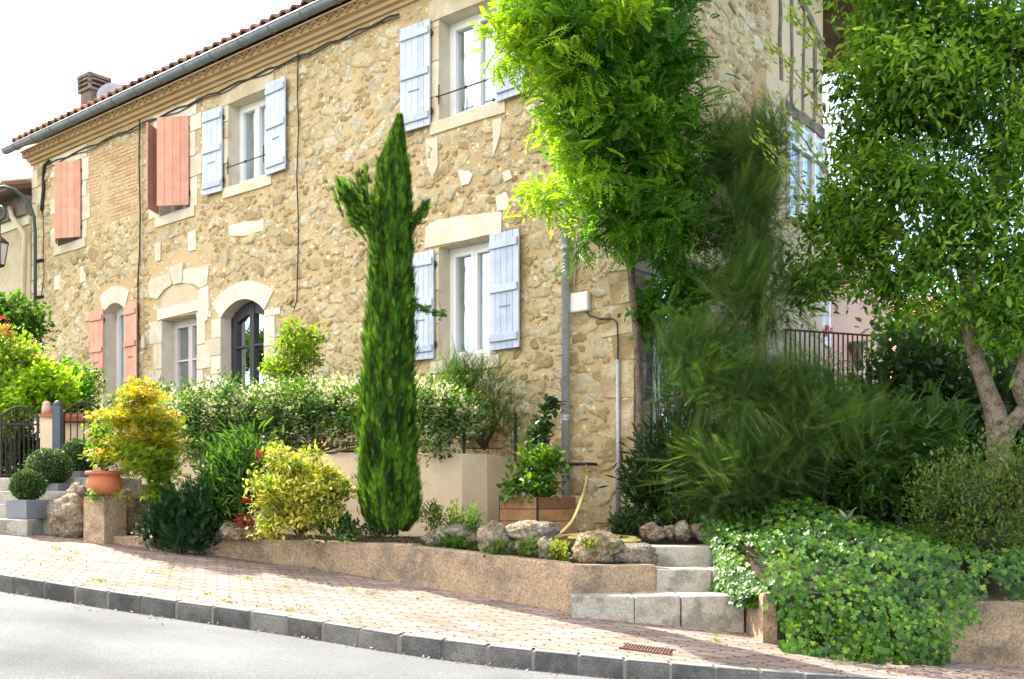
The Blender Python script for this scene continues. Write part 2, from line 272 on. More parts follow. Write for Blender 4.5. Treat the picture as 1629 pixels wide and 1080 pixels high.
def roadmat():
    m, nt, b = base('worn_asphalt'); L = nt.links.new
    tc = _n(nt, 'ShaderNodeTexCoord'); n1 = _n(nt, 'ShaderNodeTexNoise', Scale=120, Detail=5, Roughness=.7); n2 = _n(nt, 'ShaderNodeTexNoise', Scale=1.1, Detail=6)
    n3 = _n(nt, 'ShaderNodeTexNoise', Scale=.8, Detail=5)
    for n in (n1, n2, n3): L(tc.outputs['Object'], n.inputs['Vector'])
    c1 = ramp(nt, n1.outputs['Fac'], [(.085,.088,.092),(.155,.16,.165),(.25,.255,.26)], [.32,.5,.68]); c2 = ramp(nt, n2.outputs['Fac'], [(.62,.62,.62),(.9,.9,.9),(1.15,1.14,1.12)], [.3,.5,.7])
    a = _n(nt, 'ShaderNodeMixRGB', blend_type='MULTIPLY', Fac=1); L(c1, a.inputs[1]); L(c2, a.inputs[2])
    # a sealed seam wandering along the road
    sx = _n(nt, 'ShaderNodeSeparateXYZ'); L(tc.outputs['Object'], sx.inputs[0])
    def mth(op, p, q):
        k = _n(nt, 'ShaderNodeMath', operation=op)
        for i, v in enumerate((p, q)):
            if isinstance(v, (int, float)): k.inputs[i].default_value = v
            else: L(v, k.inputs[i])
        return k.outputs[0]
    y = mth('ADD', sx.outputs['Y'], mth('MULTIPLY', sx.outputs['X'], .30)); y = mth('ADD', y, mth('MULTIPLY', n3.outputs['Fac'], .35))
    dst = mth('ABSOLUTE', mth('SUBTRACT', y, SEAM), 0); k = mth('LESS_THAN', dst, mth('MULTIPLY', n1.outputs['Fac'], .022))
    a2 = _n(nt, 'ShaderNodeMixRGB', blend_type='MIX'); L(mth('MULTIPLY', k, .6), a2.inputs[0]); L(a.outputs[0], a2.inputs[1]); a2.inputs[2].default_value = (.06,.058,.055,1)
    L(a2.outputs[0], b.inputs['Base Color']); b.inputs['Roughness'].default_value = .92; b.inputs['Specular IOR Level'].default_value = .2
    bp = _n(nt, 'ShaderNodeBump', Strength=.7, Distance=.006); L(n1.outputs['Fac'], bp.inputs['Height']); L(bp.outputs[0], b.inputs['Normal']); return m
SEAM = 0.0
M['road'] = roadmat()
# ---------------------------------------------------------------- foliage
def tmpl(kind):
    if kind == 'leaf': return [(0,0,0),(-.5,.35,.06),(-.36,.72,.02),(0,1,-.08),(.36,.72,.02),(.5,.35,.06),(0,.5,-.06)], [(0,6,1),(1,6,2),(2,6,3),(3,6,4),(4,6,5),(5,6,0)]
    if kind == 'quad': return [(0,0,0),(-.5,.45,.08),(0,1,-.05),(.5,.45,.08)], [(0,2,1),(0,3,2)]
    if kind == 'blade': return [(-.5,0,0),(.5,0,0),(.35,.5,.05),(-.35,.5,.05),(0,1,-.05)], [(0,1,2,3),(3,2,4)]
    if kind == 'ivy':
        p = [(0,0,0),(-.35,-.12,0),(-.52,.22,.03),(-.3,.38,.02),(-.38,.72,.03),(-.12,.66,0),(0,1,-.05),(.12,.66,0),(.38,.72,.03),(.3,.38,.02),(.52,.22,.03),(.35,-.12,0),(0,.4,-.06)]
        return p, [(12,i,(i+1)%12) for i in range(12)]
    if kind == 'maple':
        p = [(0,0,0)]; f = []
        for k, (a, l) in enumerate(((-1.5,.6),(-.8,.85),(0,1),(.8,.85),(1.5,.6))):
            s, c = math.sin(a), math.cos(a); n = len(p)
            p += [(s*l*.5-c*.09, c*l*.5+s*.09, .03), (s*l, c*l, -.08), (s*l*.5+c*.09, c*l*.5-s*.09, .03)]; f += [(0,n+2,n+1,n)]
        return p, f
    if kind == 'pinnate':
        p, f = [], []
        for i in range(6):
            y = .12+.15*i; z = -.35*y*y; l = .34*(1-.35*abs(i-2.2)/3)
            for s in (-1, 1):
                n = len(p); q = .55
                p += [(0,y,z),(s*l*.45, y+l*.12+.05, z+.02),(s*l*.95, y+l*.55, z-.07),(s*l*.5, y+l*.40-.06+.08*0, z+.02-.05)]; p[n+3] = (s*l*.55, y+l*.12-.06+.0, z-.04)
                f += [(n,n+1,n+2,n+3)]
        n = len(p); p += [(0,.9,-.3),(-.06,1.0,-.36),(0,1.15,-.45),(.06,1.0,-.36)]; f += [(n,n+3,n+2,n+1)]
        return p, f
    if kind == 'feather':
        p, f = [], []
        for i in range(7):
            y = i*.13; z = -.10*y; l = .45*(1-.08*i)
            for s in (-1, 1):
                n = len(p); p += [(s*.006,y,z),(s*.006,y+.03,z),(s*l*.42,y+l*.80,z-.05*l)]; f += [(n,n+1,n+2)]
        n = len(p); p += [(-.012,0,0),(.012,0,0),(.008,.6,-.04),(-.008,.6,-.04),(0,1.05,-.12)]; f += [(n,n+1,n+2,n+3),(n+3,n+2,n+4)]
        return p, f
    if kind == 'tuft':
        p, f = [], []
        for i in range(7):
            a = (i-3)*.16; z = .10*math.sin(i*2.3); l = 1-.09*abs(i-3); n = len(p); s, c = math.sin(a), math.cos(a)
            p += [(-.03+.02*(i-3),0,0),(.03+.02*(i-3),0,0),(s*l*.6+.035,c*l*.6,z*.6),(s*l*.6-.035,c*l*.6,z*.6),(s*l,c*l,z)]; f += [(n,n+1,n+2,n+3),(n+3,n+2,n+4)]
        return p, f
    if kind == 'flower':
        p, f = [(0,0,.0)], []
        for k in range(5):
            a = k*2*math.pi/5; n = len(p); p += [(math.sin(a-.4)*.3,math.cos(a-.4)*.3,.06),(math.sin(a)*.5,math.cos(a)*.5,.10),(math.sin(a+.4)*.3,math.cos(a+.4)*.3,.06)]; f += [(0,n,n+1,n+2)]
        return p, f
TM = {}
def leaves(name, C, Dr, Nr, L, W, shp, m, parent=None, rnd=None, **tg):
    if shp not in TM: TM[shp] = tmpl(shp)
    tv, tf = TM[shp]; tv = np.array(tv, np.float64); k = len(tv); n = len(C)
    Dr = Dr/np.maximum(1e-6, np.linalg.norm(Dr, axis=1, keepdims=True)); Xa = np.cross(Dr, Nr); Xa /= np.maximum(1e-6, np.linalg.norm(Xa, axis=1, keepdims=True)); Na = np.cross(Xa, Dr)
    L = np.broadcast_to(np.asarray(L, float), (n,)); W = np.broadcast_to(np.asarray(W, float), (n,))
    V = C[:, None, :]+Xa[:, None, :]*(tv[None, :, 0]*W[:, None])[:, :, None]+Dr[:, None, :]*(tv[None, :, 1]*L[:, None])[:, :, None]+Na[:, None, :]*(tv[None, :, 2]*L[:, None])[:, :, None]
    if rnd is None: rnd = rng.random(n)
    fl = np.array([len(f) for f in tf]); idx = np.concatenate([np.array(f) for f in tf])
    li = (idx[None, :]+(np.arange(n)*k)[:, None]).ravel(); lt = np.tile(fl, n); ls = np.concatenate([[0], np.cumsum(lt)[:-1]])
    me = bpy.data.meshes.new(name); me.vertices.add(n*k); me.vertices.foreach_set('co', V.astype(np.float32).ravel())
    me.loops.add(len(li)); me.loops.foreach_set('vertex_index', li.astype(np.int32)); me.polygons.add(len(lt)); me.polygons.foreach_set('loop_start', ls.astype(np.int32)); me.polygons.foreach_set('loop_total', lt.astype(np.int32))
    me.update(calc_edges=True); a = me.attributes.new('rnd', 'FLOAT', 'POINT'); a.data.foreach_set('value', np.repeat(np.clip(rnd, 0, 1), k).astype(np.float32))
    o = link(name, me, m, parent); return tag(o, **tg) if tg else o
def rdir(n): v = rng.normal(size=(n, 3)); return v/np.linalg.norm(v, axis=1, keepdims=True)
def clusters(ells, ncl, shell=.45):          # ells: (center, (rx, ry, rz)); centres biased to the shell
    w_ = np.array([(e[1][0]*e[1][1]*e[1][2])**(2/3) for e in ells]); pick = rng.choice(len(ells), ncl, p=w_/w_.sum())
    c = np.array([list(e[0]) for e in ells])[pick]; r = np.array([e[1] for e in ells])[pick]
    d = rdir(ncl); q = rng.random(ncl)**shell; return c+d*r*q[:, None], d
def crown(name, ells, ncl, per, cr, L, W, shp, m, parent=None, out=.6, up=.3, rn=.8, shell=.45, lv=.35, flat=1.0, ctint=.5, coh=0, **tg):
    c, d = clusters(ells, ncl, shell); n = ncl*per; cc = np.repeat(c, per, 0); dd = np.repeat(d, per, 0)
    g = rng.normal(size=(n, 3))*cr*np.array([1, 1, flat]); C = cc+g
    dr = dd*out+rdir(n)*rn+np.array([0, 0, up])+(np.repeat(rdir(ncl), per, 0)*coh if coh else 0); nr = rdir(n)*.6+np.array([0, 0, 1.0])
    s = 1+(rng.random(n)-.5)*2*lv; rnd = np.repeat(rng.random(ncl), per)*ctint+rng.random(n)*(1-ctint)
    return leaves(name, C, dr, nr, L*s, W*s, shp, m, parent, rnd, **tg)
def EL(px, py, Y, rx, ry, rz=None):          # blob whose radii are given in pixels at depth Y (depth radius rz in metres)
    k = Y/FPX; return (P(px, py, Y), (rx*k, rz if rz else rx*k*.8, ry*k))
def twigs(mb, base_pt, pts, r0, bend=.15, n=5):
    for p in pts:
        p = Vector(p); b = Vector(base_pt); m1 = b.lerp(p, .5)+Vector([random.uniform(-bend, bend) for _ in range(3)])*(p-b).length
        q = [b*(1-t)**2+m1*(2*t*(1-t))+p*t*t for t in (0, .25, .5, .75, 1)]
        mb.tube(q, [r0*(1-.8*t) for t in (0, .25, .5, .75, 1)], n)
# ---------------------------------------------------------------- ground, road, kerb, pavement
KP = [(0,911),(160,936),(320,959),(480,981),(640,1007),(800,1027),(1000,1047),(1240,1067),(1450,1079),(1629,1088)]
kerb = [G(*k) for k in KP]
kerb = [kerb[0]+(kerb[0]-kerb[1])*k for k in (9, 5, 2.5, 1)]+kerb+[kerb[-1]+(kerb[-1]-kerb[-2])*k for k in (1, 3, 6, 10)]
for k in kerb: k.z = pave(k.x, k.y)
def lerp_path(pl, step):
    out = [pl[0].copy()]; carry = 0
    for a, b in zip(pl, pl[1:]):
        l = (b-a).length; s = step-carry
        while s < l: out.append(a.lerp(b, s/l)); s += step
        carry = l-(s-step)
    return out
LW = [(-9.5,11.2),(-6.0,10.3),(-4.6,9.95),(-3.86,9.76),(-2.97,9.58),(-1.75,9.2),(-.83,8.65),(.45,7.80),(1.10,8.02),(1.72,8.02),(1.73,7.12),(4.8,7.12),(9,7.3),(16,8.5)]
def wallY(x):
    for (a, b), (c, d) in zip(LW, LW[1:]):
        if a <= x <= c: return b+(d-b)*(x-a)/(c-a)
    return LW[0][1] if x < LW[0][0] else LW[-1][1]
mb = MB()                                                     # pavement strip between kerb and garden
kp = lerp_path(kerb, .25); n = len(kp); rows = 14
vs = []
for k in kp:
    y1 = wallY(k.x)+.25
    for j in range(rows+1):
        y = k.y+.02+(y1-k.y)*j/rows; b_ = .006*noise.noise((k.x*2, y*2, 0)); vs.append((k.x, y, pave(k.x, y)+b_))
mb.add(vs, [(i*(rows+1)+j, (i+1)*(rows+1)+j, (i+1)*(rows+1)+j+1, i*(rows+1)+j+1) for i in range(n-1) for j in range(rows)])
tag(obj('pavement', mb, M['paver'], smooth=True), kind='structure')
mb = MB(); mj = MB(); mt = MB()                                # kerb stones and the mortar between
kk = lerp_path(kerb, .262)
for a, b in zip(kk, kk[1:]):
    t = (b-a).normalized(); s = Vector((-t.y, t.x, 0)).normalized(); u = s.cross(t)*-1 if s.cross(t).z < 0 else s.cross(t)
    l = (b-a).length; o = a+s*-.115
    mb.box(o, t, s, Vector((0,0,1)), .006, l-.006, .03, .12, -.16, -.004)
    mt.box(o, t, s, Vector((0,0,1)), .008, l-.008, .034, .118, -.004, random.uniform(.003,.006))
    mj.box(o, t, s, Vector((0,0,1)), -.01, l+.01, .036, .118, -.16, -.006)
ko = obj('kerb', mb, M['kerb'], bevel=.012); tag(ko, kind='structure'); M['kerbtop'] = mat('sunlit_kerb_top', [(.22,.21,.19),(.34,.33,.30)], 6, .92, .6, 60, fine=.2); tag(obj('kerb_top', mt, M['kerbtop'], bevel=.004), kind='structure'); tag(obj('kerb_mortar', mj, M['joint']), kind='structure')  # lighter top slab: sunlight on the kerb painted into its colour
def roadz(x, y): return pave(x, y)-.105
mb = MB(); rows = 44; vs = []; kr = lerp_path(kerb, .4); n = len(kr)
for k in kr:
    for j in range(rows+1):
        y = k.y-.05-(k.y+14)*(j/rows)**1.3; vs.append((k.x, y, roadz(k.x, k.y)-.012*(0 if j else 1)+.02*min(1, (k.y-y)/1.5)))
mb.add(vs, [(i*(rows+1)+j, i*(rows+1)+j+1, (i+1)*(rows+1)+j+1, (i+1)*(rows+1)+j) for i in range(n-1) for j in range(rows)])
road = tag(obj('road', mb, M['road'], smooth=True), kind='structure')
mb = MB(); vs = []; gs = [-900,-300,-120,-60,-40,-30,-24,-18,-14,-10,-6,-3,0,3,6,10,14,18,24,30,40,60,120,300,900]
for x in gs:
    for y in gs: vs.append((x, y, pave(x, y)-.45))
g = len(gs); mb.add(vs, [(i*g+j, (i+1)*g+j, (i+1)*g+j+1, i*g+j+1) for i in range(g-1) for j in range(g-1)])
M['grass'] = mat('far_ground', [(.05,.07,.02),(.10,.11,.04)], .3, 1, .3, 5)
tag(obj('ground', mb, M['grass']), kind='structure')
def sstep(t): t = max(0, min(1, t)); return t*t*(3-2*t)
def gardY(x): return 8.62 if 1.09 < x < 1.76 else wallY(x)
def garden(x, y):
    dy = y-gardY(x); b_ = .02*noise.noise((x*3, y*3, 1))
    mid = .87+.05*dy-.08*sstep((x+.9)/1.2) if x < 1 else .80+.10*sstep((dy)/.5)+.06*dy
    right = .60+sstep(dy/1.7)*.52
    left = .88+.30*min(dy, 2.3)
    z = mid+(right-mid)*sstep((x-1.74)/.12)
    z = z+(left-z)*sstep((-3.3-x)/.6)
    return z+b_
mb = MB(); vs = []; xs = [x/10 for x in range(-95, 160)]; ys = 40
for x in xs:
    y0 = gardY(x)+.06
    for j in range(ys+1): y = y0+(18-y0)*(j/ys)**1.6; vs.append((x, y, garden(x, y)-(0 if j else 0)))
mb.add(vs, [(i*(ys+1)+j, (i+1)*(ys+1)+j, (i+1)*(ys+1)+j+1, i*(ys+1)+j+1) for i in range(len(xs)-1) for j in range(ys)])
tag(obj('garden_ground', mb, M['soil'], smooth=True), kind='structure')
# ---------------------------------------------------------------- low street wall
def wallstrip(name, pl, tops, z0f, th, m, parent=None, step=.12, jit=.006):
    pts = []
    for (a, za), (b, zb) in zip(zip(pl, tops), list(zip(pl, tops))[1:]):
        a = Vector((*a, 0)); b = Vector((*b, 0)); k = max(1, int((b-a).length/step))
        pts += [(a.lerp(b, i/k), za+(zb-za)*i/k) for i in range(k)]
    pts.append((Vector((*pl[-1], 0)), tops[-1])); mb = MB(); vs = []; nn = len(pts)
    for i, (p, z) in enumerate(pts):
        t = (pts[min(i+1, nn-1)][0]-pts[max(i-1, 0)][0]).normalized(); s = Vector((-t.y, t.x, 0)); j = lambda q: jit*noise.noise((p.x*4+q*7, p.y*4, q))
        zb = z0f(p.x, p.y); zt = z+j(1)
        for (o, zz) in ((0, zb), (j(2), zb+(zt-zb)*.35), (j(3), zb+(zt-zb)*.7), (j(4), zt-.012), (.012, zt), (th-.012, zt+j(5)), (th, zt-.012), (th, zb)):
            vs.append(Vector((p.x+s.x*o, p.y+s.y*o, zz)))
    m8 = 8; fs = [(i*m8+k, (i+1)*m8+k, (i+1)*m8+(k+1)%m8, i*m8+(k+1)%m8) for i in range(nn-1) for k in range(m8)]+[tuple(range(m8)), tuple(range((nn-1)*m8, nn*m8))[::-1]]
    mb.add(vs, fs); return obj(name, mb, m, parent)
zb_ = lambda x, y: pave(x, y)-.1
gw = thing('garden_wall', 'low weathered ochre rendered wall along the pavement in front of the flower bed', 'wall', (-1.5, 9, .6))
wallstrip('wall_section', [(-3.93,9.78),(-2.97,9.58),(-1.75,9.2),(-.83,8.65)], [.965,.945,.935,.93], zb_, .14, M['lowwall'], gw)
wallstrip('wall_section', [(-.83,8.65),(-.2,8.22),(.45,7.74),(1.105,7.98)], [.915,.87,.815,.80], zb_, .14, M['lowwall'], gw)
tag(wallstrip('garden_wall', [(1.71,7.62),(1.725,7.13),(2.6,7.12),(4.8,7.10),(9,7.3)], [.655,.65,.61,.58,.5], zb_, .15, M['lowwall']), 'low rendered wall half buried under ivy right of the stone steps', 'wall')
# ---------------------------------------------------------------- stone steps on the right
st = thing('stone_steps', 'three worn pale stone steps leading up from the pavement beside the ivy', 'steps', (1.1, 7.7, .3))
def step(mbs, x0, x1, y0, y1, z0, z1, x0b=None):
    for k, (a, b) in enumerate(mbs):
        mb = MB(); xa = x0+(x1-x0)*a; xb = x0+(x1-x0)*b-.004
        mb.box(Vector((0,0,0)), Vector((1,0,0)), Vector((0,1,0)), UP, xa, xb, y0, y1, z0, z1)
        o = obj('step_block', mb, M['concrete'], st, bevel=.012); rough(o, 2, .006, 4, k)
step([(0,.36),(.36,.63),(.63,1)], .44, 1.70, 7.56, 8.05, .12, .60)
step([(0,.69),(.69,1)], 1.107, 1.74, 7.99, 8.40, .4, .765)
step([(0,1)], 1.13, 1.95, 8.36, 8.72, .5, .925)
# ---------------------------------------------------------------- terrace wall and terrace
wf = F(FU(823, 800)[0], 0)
TW = [(wf.x, wf.y+.03), (X_(775, 10.15), 10.15), (X_(735, 9.93), 9.93), (X_(700, 10.0), 10.0), (X_(540, 10.5), 10.5), (X_(270, 11.6), 11.6), (X_(205, 11.95), 11.95)]
TWr = TW[::-1]
tag(wallstrip('terrace_wall', TWr, [1.87,1.85,1.78,1.75,1.745,1.745,1.74], lambda x, y: .6, .16, M['cream'], jit=.008), 'cream rendered retaining wall of the terrace behind the cypress', 'wall')
mb = MB(); poly = [Vector((x, y+.1, 1.66)) for x, y in TWr]+[F(FU(823,800)[0], 1.66, -.02), F(14.5, 1.66, -.02), Vector((-9.5, 13.5, 1.66)), Vector((X_(95, 12.6), 12.6, 1.66))]
mb.add(poly, [tuple(range(len(poly)))]); tag(obj('terrace_ground', mb, M['soil']), kind='structure')
# ---------------------------------------------------------------- THE HOUSE
house = thing('stone_house', 'long two storey rubble stone house with salmon and pale blue shutters', 'house', F(5, .9, 0))
ZT = EYE+5.70; ULEN = FU(52, 300)[0]
def op(l, r, top, bot, ref=None):             # opening from pixel edges: left px, right px, top and bottom py at the left edge
    ul = FU(l, top)[0]; ur = FU(r, top)[0]; return [ur, ul, FU(l, bot)[1], FU(l, top)[1]]
OA = op(93, 131, 268, 392); OB = op(255, 303, 205, 345); OC = op(364, 424, 166, 298); OD = op(699, 791, 31, 192); OE = op(699, 781, 393, 574)
OI = op(166, 199, 498, 640); OH = op(258, 314, 509, 745); OG = op(352, 421, 506, 745)
OI[2] = OH[2] = OG[2] = 1.68
holes = []
def arch_loop(o, rise, n=10):
    u0, u1, z0, z1 = o; return [(u0, z0), (u0, z1)]+[(u0+(u1-u0)*k/n, z1+rise*math.sin(math.pi*k/n)**.8) for k in range(1, n)]+[(u1, z1), (u1, z0)]
loops = {'A': arch_loop(OA, 0, 1), 'B': arch_loop(OB, 0, 1), 'C': arch_loop(OC, 0, 1), 'D': arch_loop(OD, 0, 1), 'E': arch_loop(OE, 0, 1), 'I': arch_loop(OI, .12), 'H': arch_loop(OH, 0, 1), 'G': arch_loop(OG, .20)}
def holed_wall(mb, outer, hl, fn, depth):
    ls = [[Vector((a, b, 0)) for a, b in outer]]+[[Vector((a, b, 0)) for a, b in h] for h in hl]
    tri = geometry.tessellate_polygon(ls); pts = [p for l in ls for p in l]
    mb.add([fn(p.x, p.y, 0) for p in pts], [t for t in tri])
def reveals(mb, h, fn, depth):
    n = len(h); vs = [fn(a, b, 0) for a, b in h]+[fn(a, b, -depth) for a, b in h]; mb.add(vs, [(i, (i+1)%n, n+(i+1)%n, n+i) for i in range(n)])
mb = MB(); holed_wall(mb, [(-.0, .4), (ULEN, .4), (ULEN, ZT), (-.0, ZT)], loops.values(), F, .25)
# gable wall
TR = 3.25; RS = .50; TB = GT(1228, 100)[0]; TE = GT(1316, 200)[0]
ridgez = ZT+.25+RS*TR
def roofz(t): return ZT+.25+RS*(t if t < TR else 2*TR-t)
DG = (GT(1020, 430)[0], GT(1100, 430)[0], .9, GT(1051, 424)[1])
gl = [(DG[0], DG[2]), (DG[0], DG[3]), (DG[1], DG[3]), (DG[1], DG[2])]
holed_wall(mb, [(0, .4), (TB, .4), (TB, roofz(TB)-.1), (TR, ridgez-.1), (0, ZT+.1)], [gl], GB, .25)
mb.add([F(ULEN, .4, 0), F(ULEN, .4, -6), F(ULEN, ZT, -6), F(ULEN, ZT, 0)], [(0,1,2,3)])
mb.add([F(ULEN, ZT, 0), F(ULEN, ZT, -6), F(ULEN, ZT+1.6, -3)], [(0,1,2)])
obj('wall', mb, M['mortar'], house)
# interior so the windows look into something dark
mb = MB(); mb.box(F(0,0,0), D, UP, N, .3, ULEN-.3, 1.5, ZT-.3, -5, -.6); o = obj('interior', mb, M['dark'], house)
# rubble stones bedded in the mortar, as real lumps
def stones(fn, regs, inside, n_try, seed, dens=1.0, lumps=None):
    r_ = np.random.default_rng(seed); mbs = MB(); pts = np.zeros((0, 3)); u0, u1, z0, z1 = regs
    for (ra, rb, tries, gap) in ((.09, .14, int(n_try*.10), 1.0), (.05, .088, int(n_try*.8), .90), (.022, .048, n_try*2.4, .90)):
        for _ in range(int(tries*dens)):
            a = r_.uniform(u0, u1); z = r_.uniform(z0, z1); r = r_.uniform(ra, rb)
            if not inside(a, z, r*.8): continue
            if len(pts):
                dd = np.hypot((pts[:, 0]-a)*.85, pts[:, 1]-z)
                if (dd < (pts[:, 2]+r*.92)*gap).any(): continue
            pts = np.vstack([pts, (a, z, r)])
    for a, z, r in pts:
        k = 15; ph = r_.uniform(0, 6.3); ex = r_.uniform(1.0, 1.45); ey = r_.uniform(.62, .95); rot = r_.normal()*.25
        w1 = r_.normal(size=6)*np.array([.11,.11,.10,.10,.07,.07]); qq = np.arange(k)*2*math.pi/k; rad = r*(1+w1[0]*np.cos(2*qq)+w1[1]*np.sin(2*qq)+w1[2]*np.cos(3*qq)+w1[3]*np.sin(3*qq)+w1[4]*np.cos(5*qq)+w1[5]*np.sin(5*qq)+.06*r_.normal(size=k)); h = r_.uniform(.005, .016)*(1 if r > .06 else .7); sh = r_.normal(size=3)*.25
        vs = []
        for sc_, hh in ((1.0, -.004), (.88, h*.8), (.55, h)):
            for q in range(k):
                th = 2*math.pi*q/k+ph*0; c_, s_ = math.cos(th), math.sin(th); pw = .7
                x = math.copysign(abs(c_)**pw, c_)*rad[q]*ex*sc_; y = math.copysign(abs(s_)**pw, s_)*rad[q]*ey*sc_
                xx = x*math.cos(rot)-y*math.sin(rot); yy = x*math.sin(rot)+y*math.cos(rot)
                vs.append(fn(a+xx, z+yy, hh+(sh[0]*x+sh[1]*y)*.25*(hh > 0)+(.004*r_.normal() if hh > 0 else 0)))
        vs.append(fn(a, z, h*1.05)); fs = [(i*k+j, i*k+(j+1)%k, (i+1)*k+(j+1)%k, (i+1)*k+j) for i in range(2) for j in range(k)]+[(2*k+j, 2*k+(j+1)%k, 3*k) for j in range(k)]
        mbs.add(vs, fs, r_.random())
    return mbs
BR = [*FU(222, 240), *FU(142, 352)]                          # brick patch between the salmon shutters
brick = (BR[0], BR[2], FU(180, 352)[1], FU(180, 235)[1])
avoid = [(o[0]-.22, o[1]+.22, o[2]-.16, o[3]+.26) for o in (OA, OB, OC, OD, OE)]+[(o[0]-.25, o[1]+.25, 0, o[3]+.42) for o in (OI, OG)]+[(OH[0]-.3, OH[1]+.3, 0, OH[3]+.95), brick]
def inF(a, z, r): return 0.3 < a < ULEN-.12 and z < ZT-.06-r and not any(x0-r < a < x1+r and y0-r < z < y1+r for x0, x1, y0, y1 in avoid)
o = obj('rubble_stone', stones(F, (.1, ULEN, 1.4, ZT), inF, 13000, 3), M['rubble'], house, smooth=True); tag(o, kind='stuff')
def inF2(a, z, r): return .4 < a < 3.2 and z < 1.6
def inG(t, z, r): return .15 < t < TB-.1 and z < roofz(t)-.35 and not (DG[0]-.2 < t < DG[1]+.2 and z < DG[3]+.3) and not (t > GT(1198, 100)[0]-r and z < GT(1200, 118)[1]+r)
o = obj('rubble_stone', stones(GB, (.1, TB, 2.5, 8.9), inG, 5500, 5), M['rubble'], house, smooth=True); tag(o, kind='stuff')
o = obj('rubble_stone', stones(F, (.35, 3.0, .75, 1.45), lambda a, z, r: True, 500, 9), M['rubble'], house, smooth=True); tag(o, kind='stuff')
# brick patch
mb = MB(); z = brick[2]+.02; row = 0
while z < brick[3]:
    u = brick[0]+random.uniform(0, .15)
    while u < brick[1]:
        l = random.uniform(.16, .26)
        if random.random() < .9 and abs(noise.noise((u*1.5, z*1.5, 4))) < .42:
            mb.box(F(0,0,0), D, UP, N, u, min(u+l, brick[1]), z, z+.035, -.005, random.uniform(.004, .009))
        u += l+.015
    z += .055
obj('brick_patch', mb, M['brick'], house)
# corner quoins
mb = MB(); z = .7; k = 0
while z < ZT-.15:
    h = random.uniform(.22, .38); wd = random.uniform(.30, .48) if k % 2 else random.uniform(.18, .28)
    vs = [F(-.012, z, .012), F(wd, z+random.uniform(-.02,.02), .014), F(wd+random.uniform(-.03,.03), z+h-.03, .012), F(-.012, z+h-.02, .013)]
    mb.prism(vs, -N*.05); g2 = random.uniform(.15, .4)
    mb.prism([GB(0, z, .012), GB(g2, z, .012), GB(g2+.02, z+h-.03, .012), GB(0, z+h-.02, .012)][::-1], D*.03); z += h; k += 1
o = obj('corner_stone', mb, M['quoin'], house); rough(o, 2, .014, 5)
mb = MB(); z = 1.8; k = 0
while z < ZT-.1:
    h = random.uniform(.2, .36); wd = .34 if k % 2 else .2; mb.fbox(ULEN-wd, ULEN+.01, z, z+h-.02, -.03, .014); z += h; k += 1
o = obj('corner_stone', mb, M['ashlar'], house); rough(o, 2, .01, 5)
# dressed stones traced round the openings (pixels on the facade plane)
def slab(name, polys, m, h=.016, parent=house, back=.06, rj=.006):
    mb = MB()
    for pl in polys: mb.prism([F(*FU(x, y), random.uniform(.8, 1.2)*0+h) for x, y in pl], -N*(h+back)*.4)
    o = obj(name, mb, m, parent); rough(o, 2, rj, 8); return o
def around(o, key, sill=True, lint=.2, w=(.13, .24)):
    """quoin blocks up both jambs, lintel and sill, in (u, z)"""
    u0, u1, z0, z1 = o; hh = .011
    def fin(nm): ob = obj(nm, mb, M[key], house); rough(ob, 2, .008, 7)
    for s, ue in ((-1, u0), (1, u1)):
        mb = MB()
        z = z0; k = random.randint(0, 1)
        while z < z1-.02:
            h = min(random.uniform(.22, .42), z1-z); wd = w[k % 2]+random.uniform(-.03, .03); k += 1
            a, b = sorted((ue, ue+s*wd)); mb.fbox(a, b, z+.006, z+h-.006, -.04, hh+random.uniform(-.003, .004)); z += h
        fin('jamb')
    if lint: mb = MB(); mb.fbox(u0-.16, u1+.16, z1+.003, z1+lint, -.04, hh+.004); fin('lintel')
    if sill: mb = MB(); mb.fbox(u0-.12, u1+.12, z0-.14, z0-.002, -.05, hh+.012); fin('sill')
around(OA, 'ashlar_w', lint=.20); around(OB, 'ashlar_w', lint=.22, w=(.16, .30)); around(OC, 'ashlar', lint=.24, w=(.1, .2)); around(OD, 'ashlar', lint=.24, w=(.12, .2)); around(OE, 'ashlar', lint=0, w=(.1, .2))
around(OI, 'ashlar_w', sill=False, lint=0, w=(.12, .2)); around(OG, 'ashlar_w', sill=False, lint=0, w=(.22, .34)); around(OH, 'ashlar_w', sill=False, lint=0, w=(.18, .32))
def arch_stone(o, rise, thick, key):
    u0, u1, z0, z1 = o; n = 12; ia = [(u0+(u1-u0)*k/n, z1+rise*math.sin(math.pi*k/n)**.8) for k in range(n+1)]
    cu = (u0+u1)/2; oa = [(cu+(u-cu)*1.42, z1+(z-z1)*1.0+thick*(1-.12*abs(u-cu)/(u1-u0))) for u, z in ia]; mb = MB()
    for k in range(n): mb.prism([F(*ia[k], .016), F(*oa[k], .016), F(*oa[k+1], .016), F(*ia[k+1], .016)], -N*.05)
    return obj('arch_stone', mb, M[key], house)
arch_stone(OI, .12, .26, 'ashlar_w'); arch_stone(OG, .20, .24, 'ashlar_w')
slab('lintel', [[(677,395),(679,362),(690,352),(740,343),(797,337),(800,340),(799,372),(779,374),(738,383)]], M['ashlar_w'], .02)
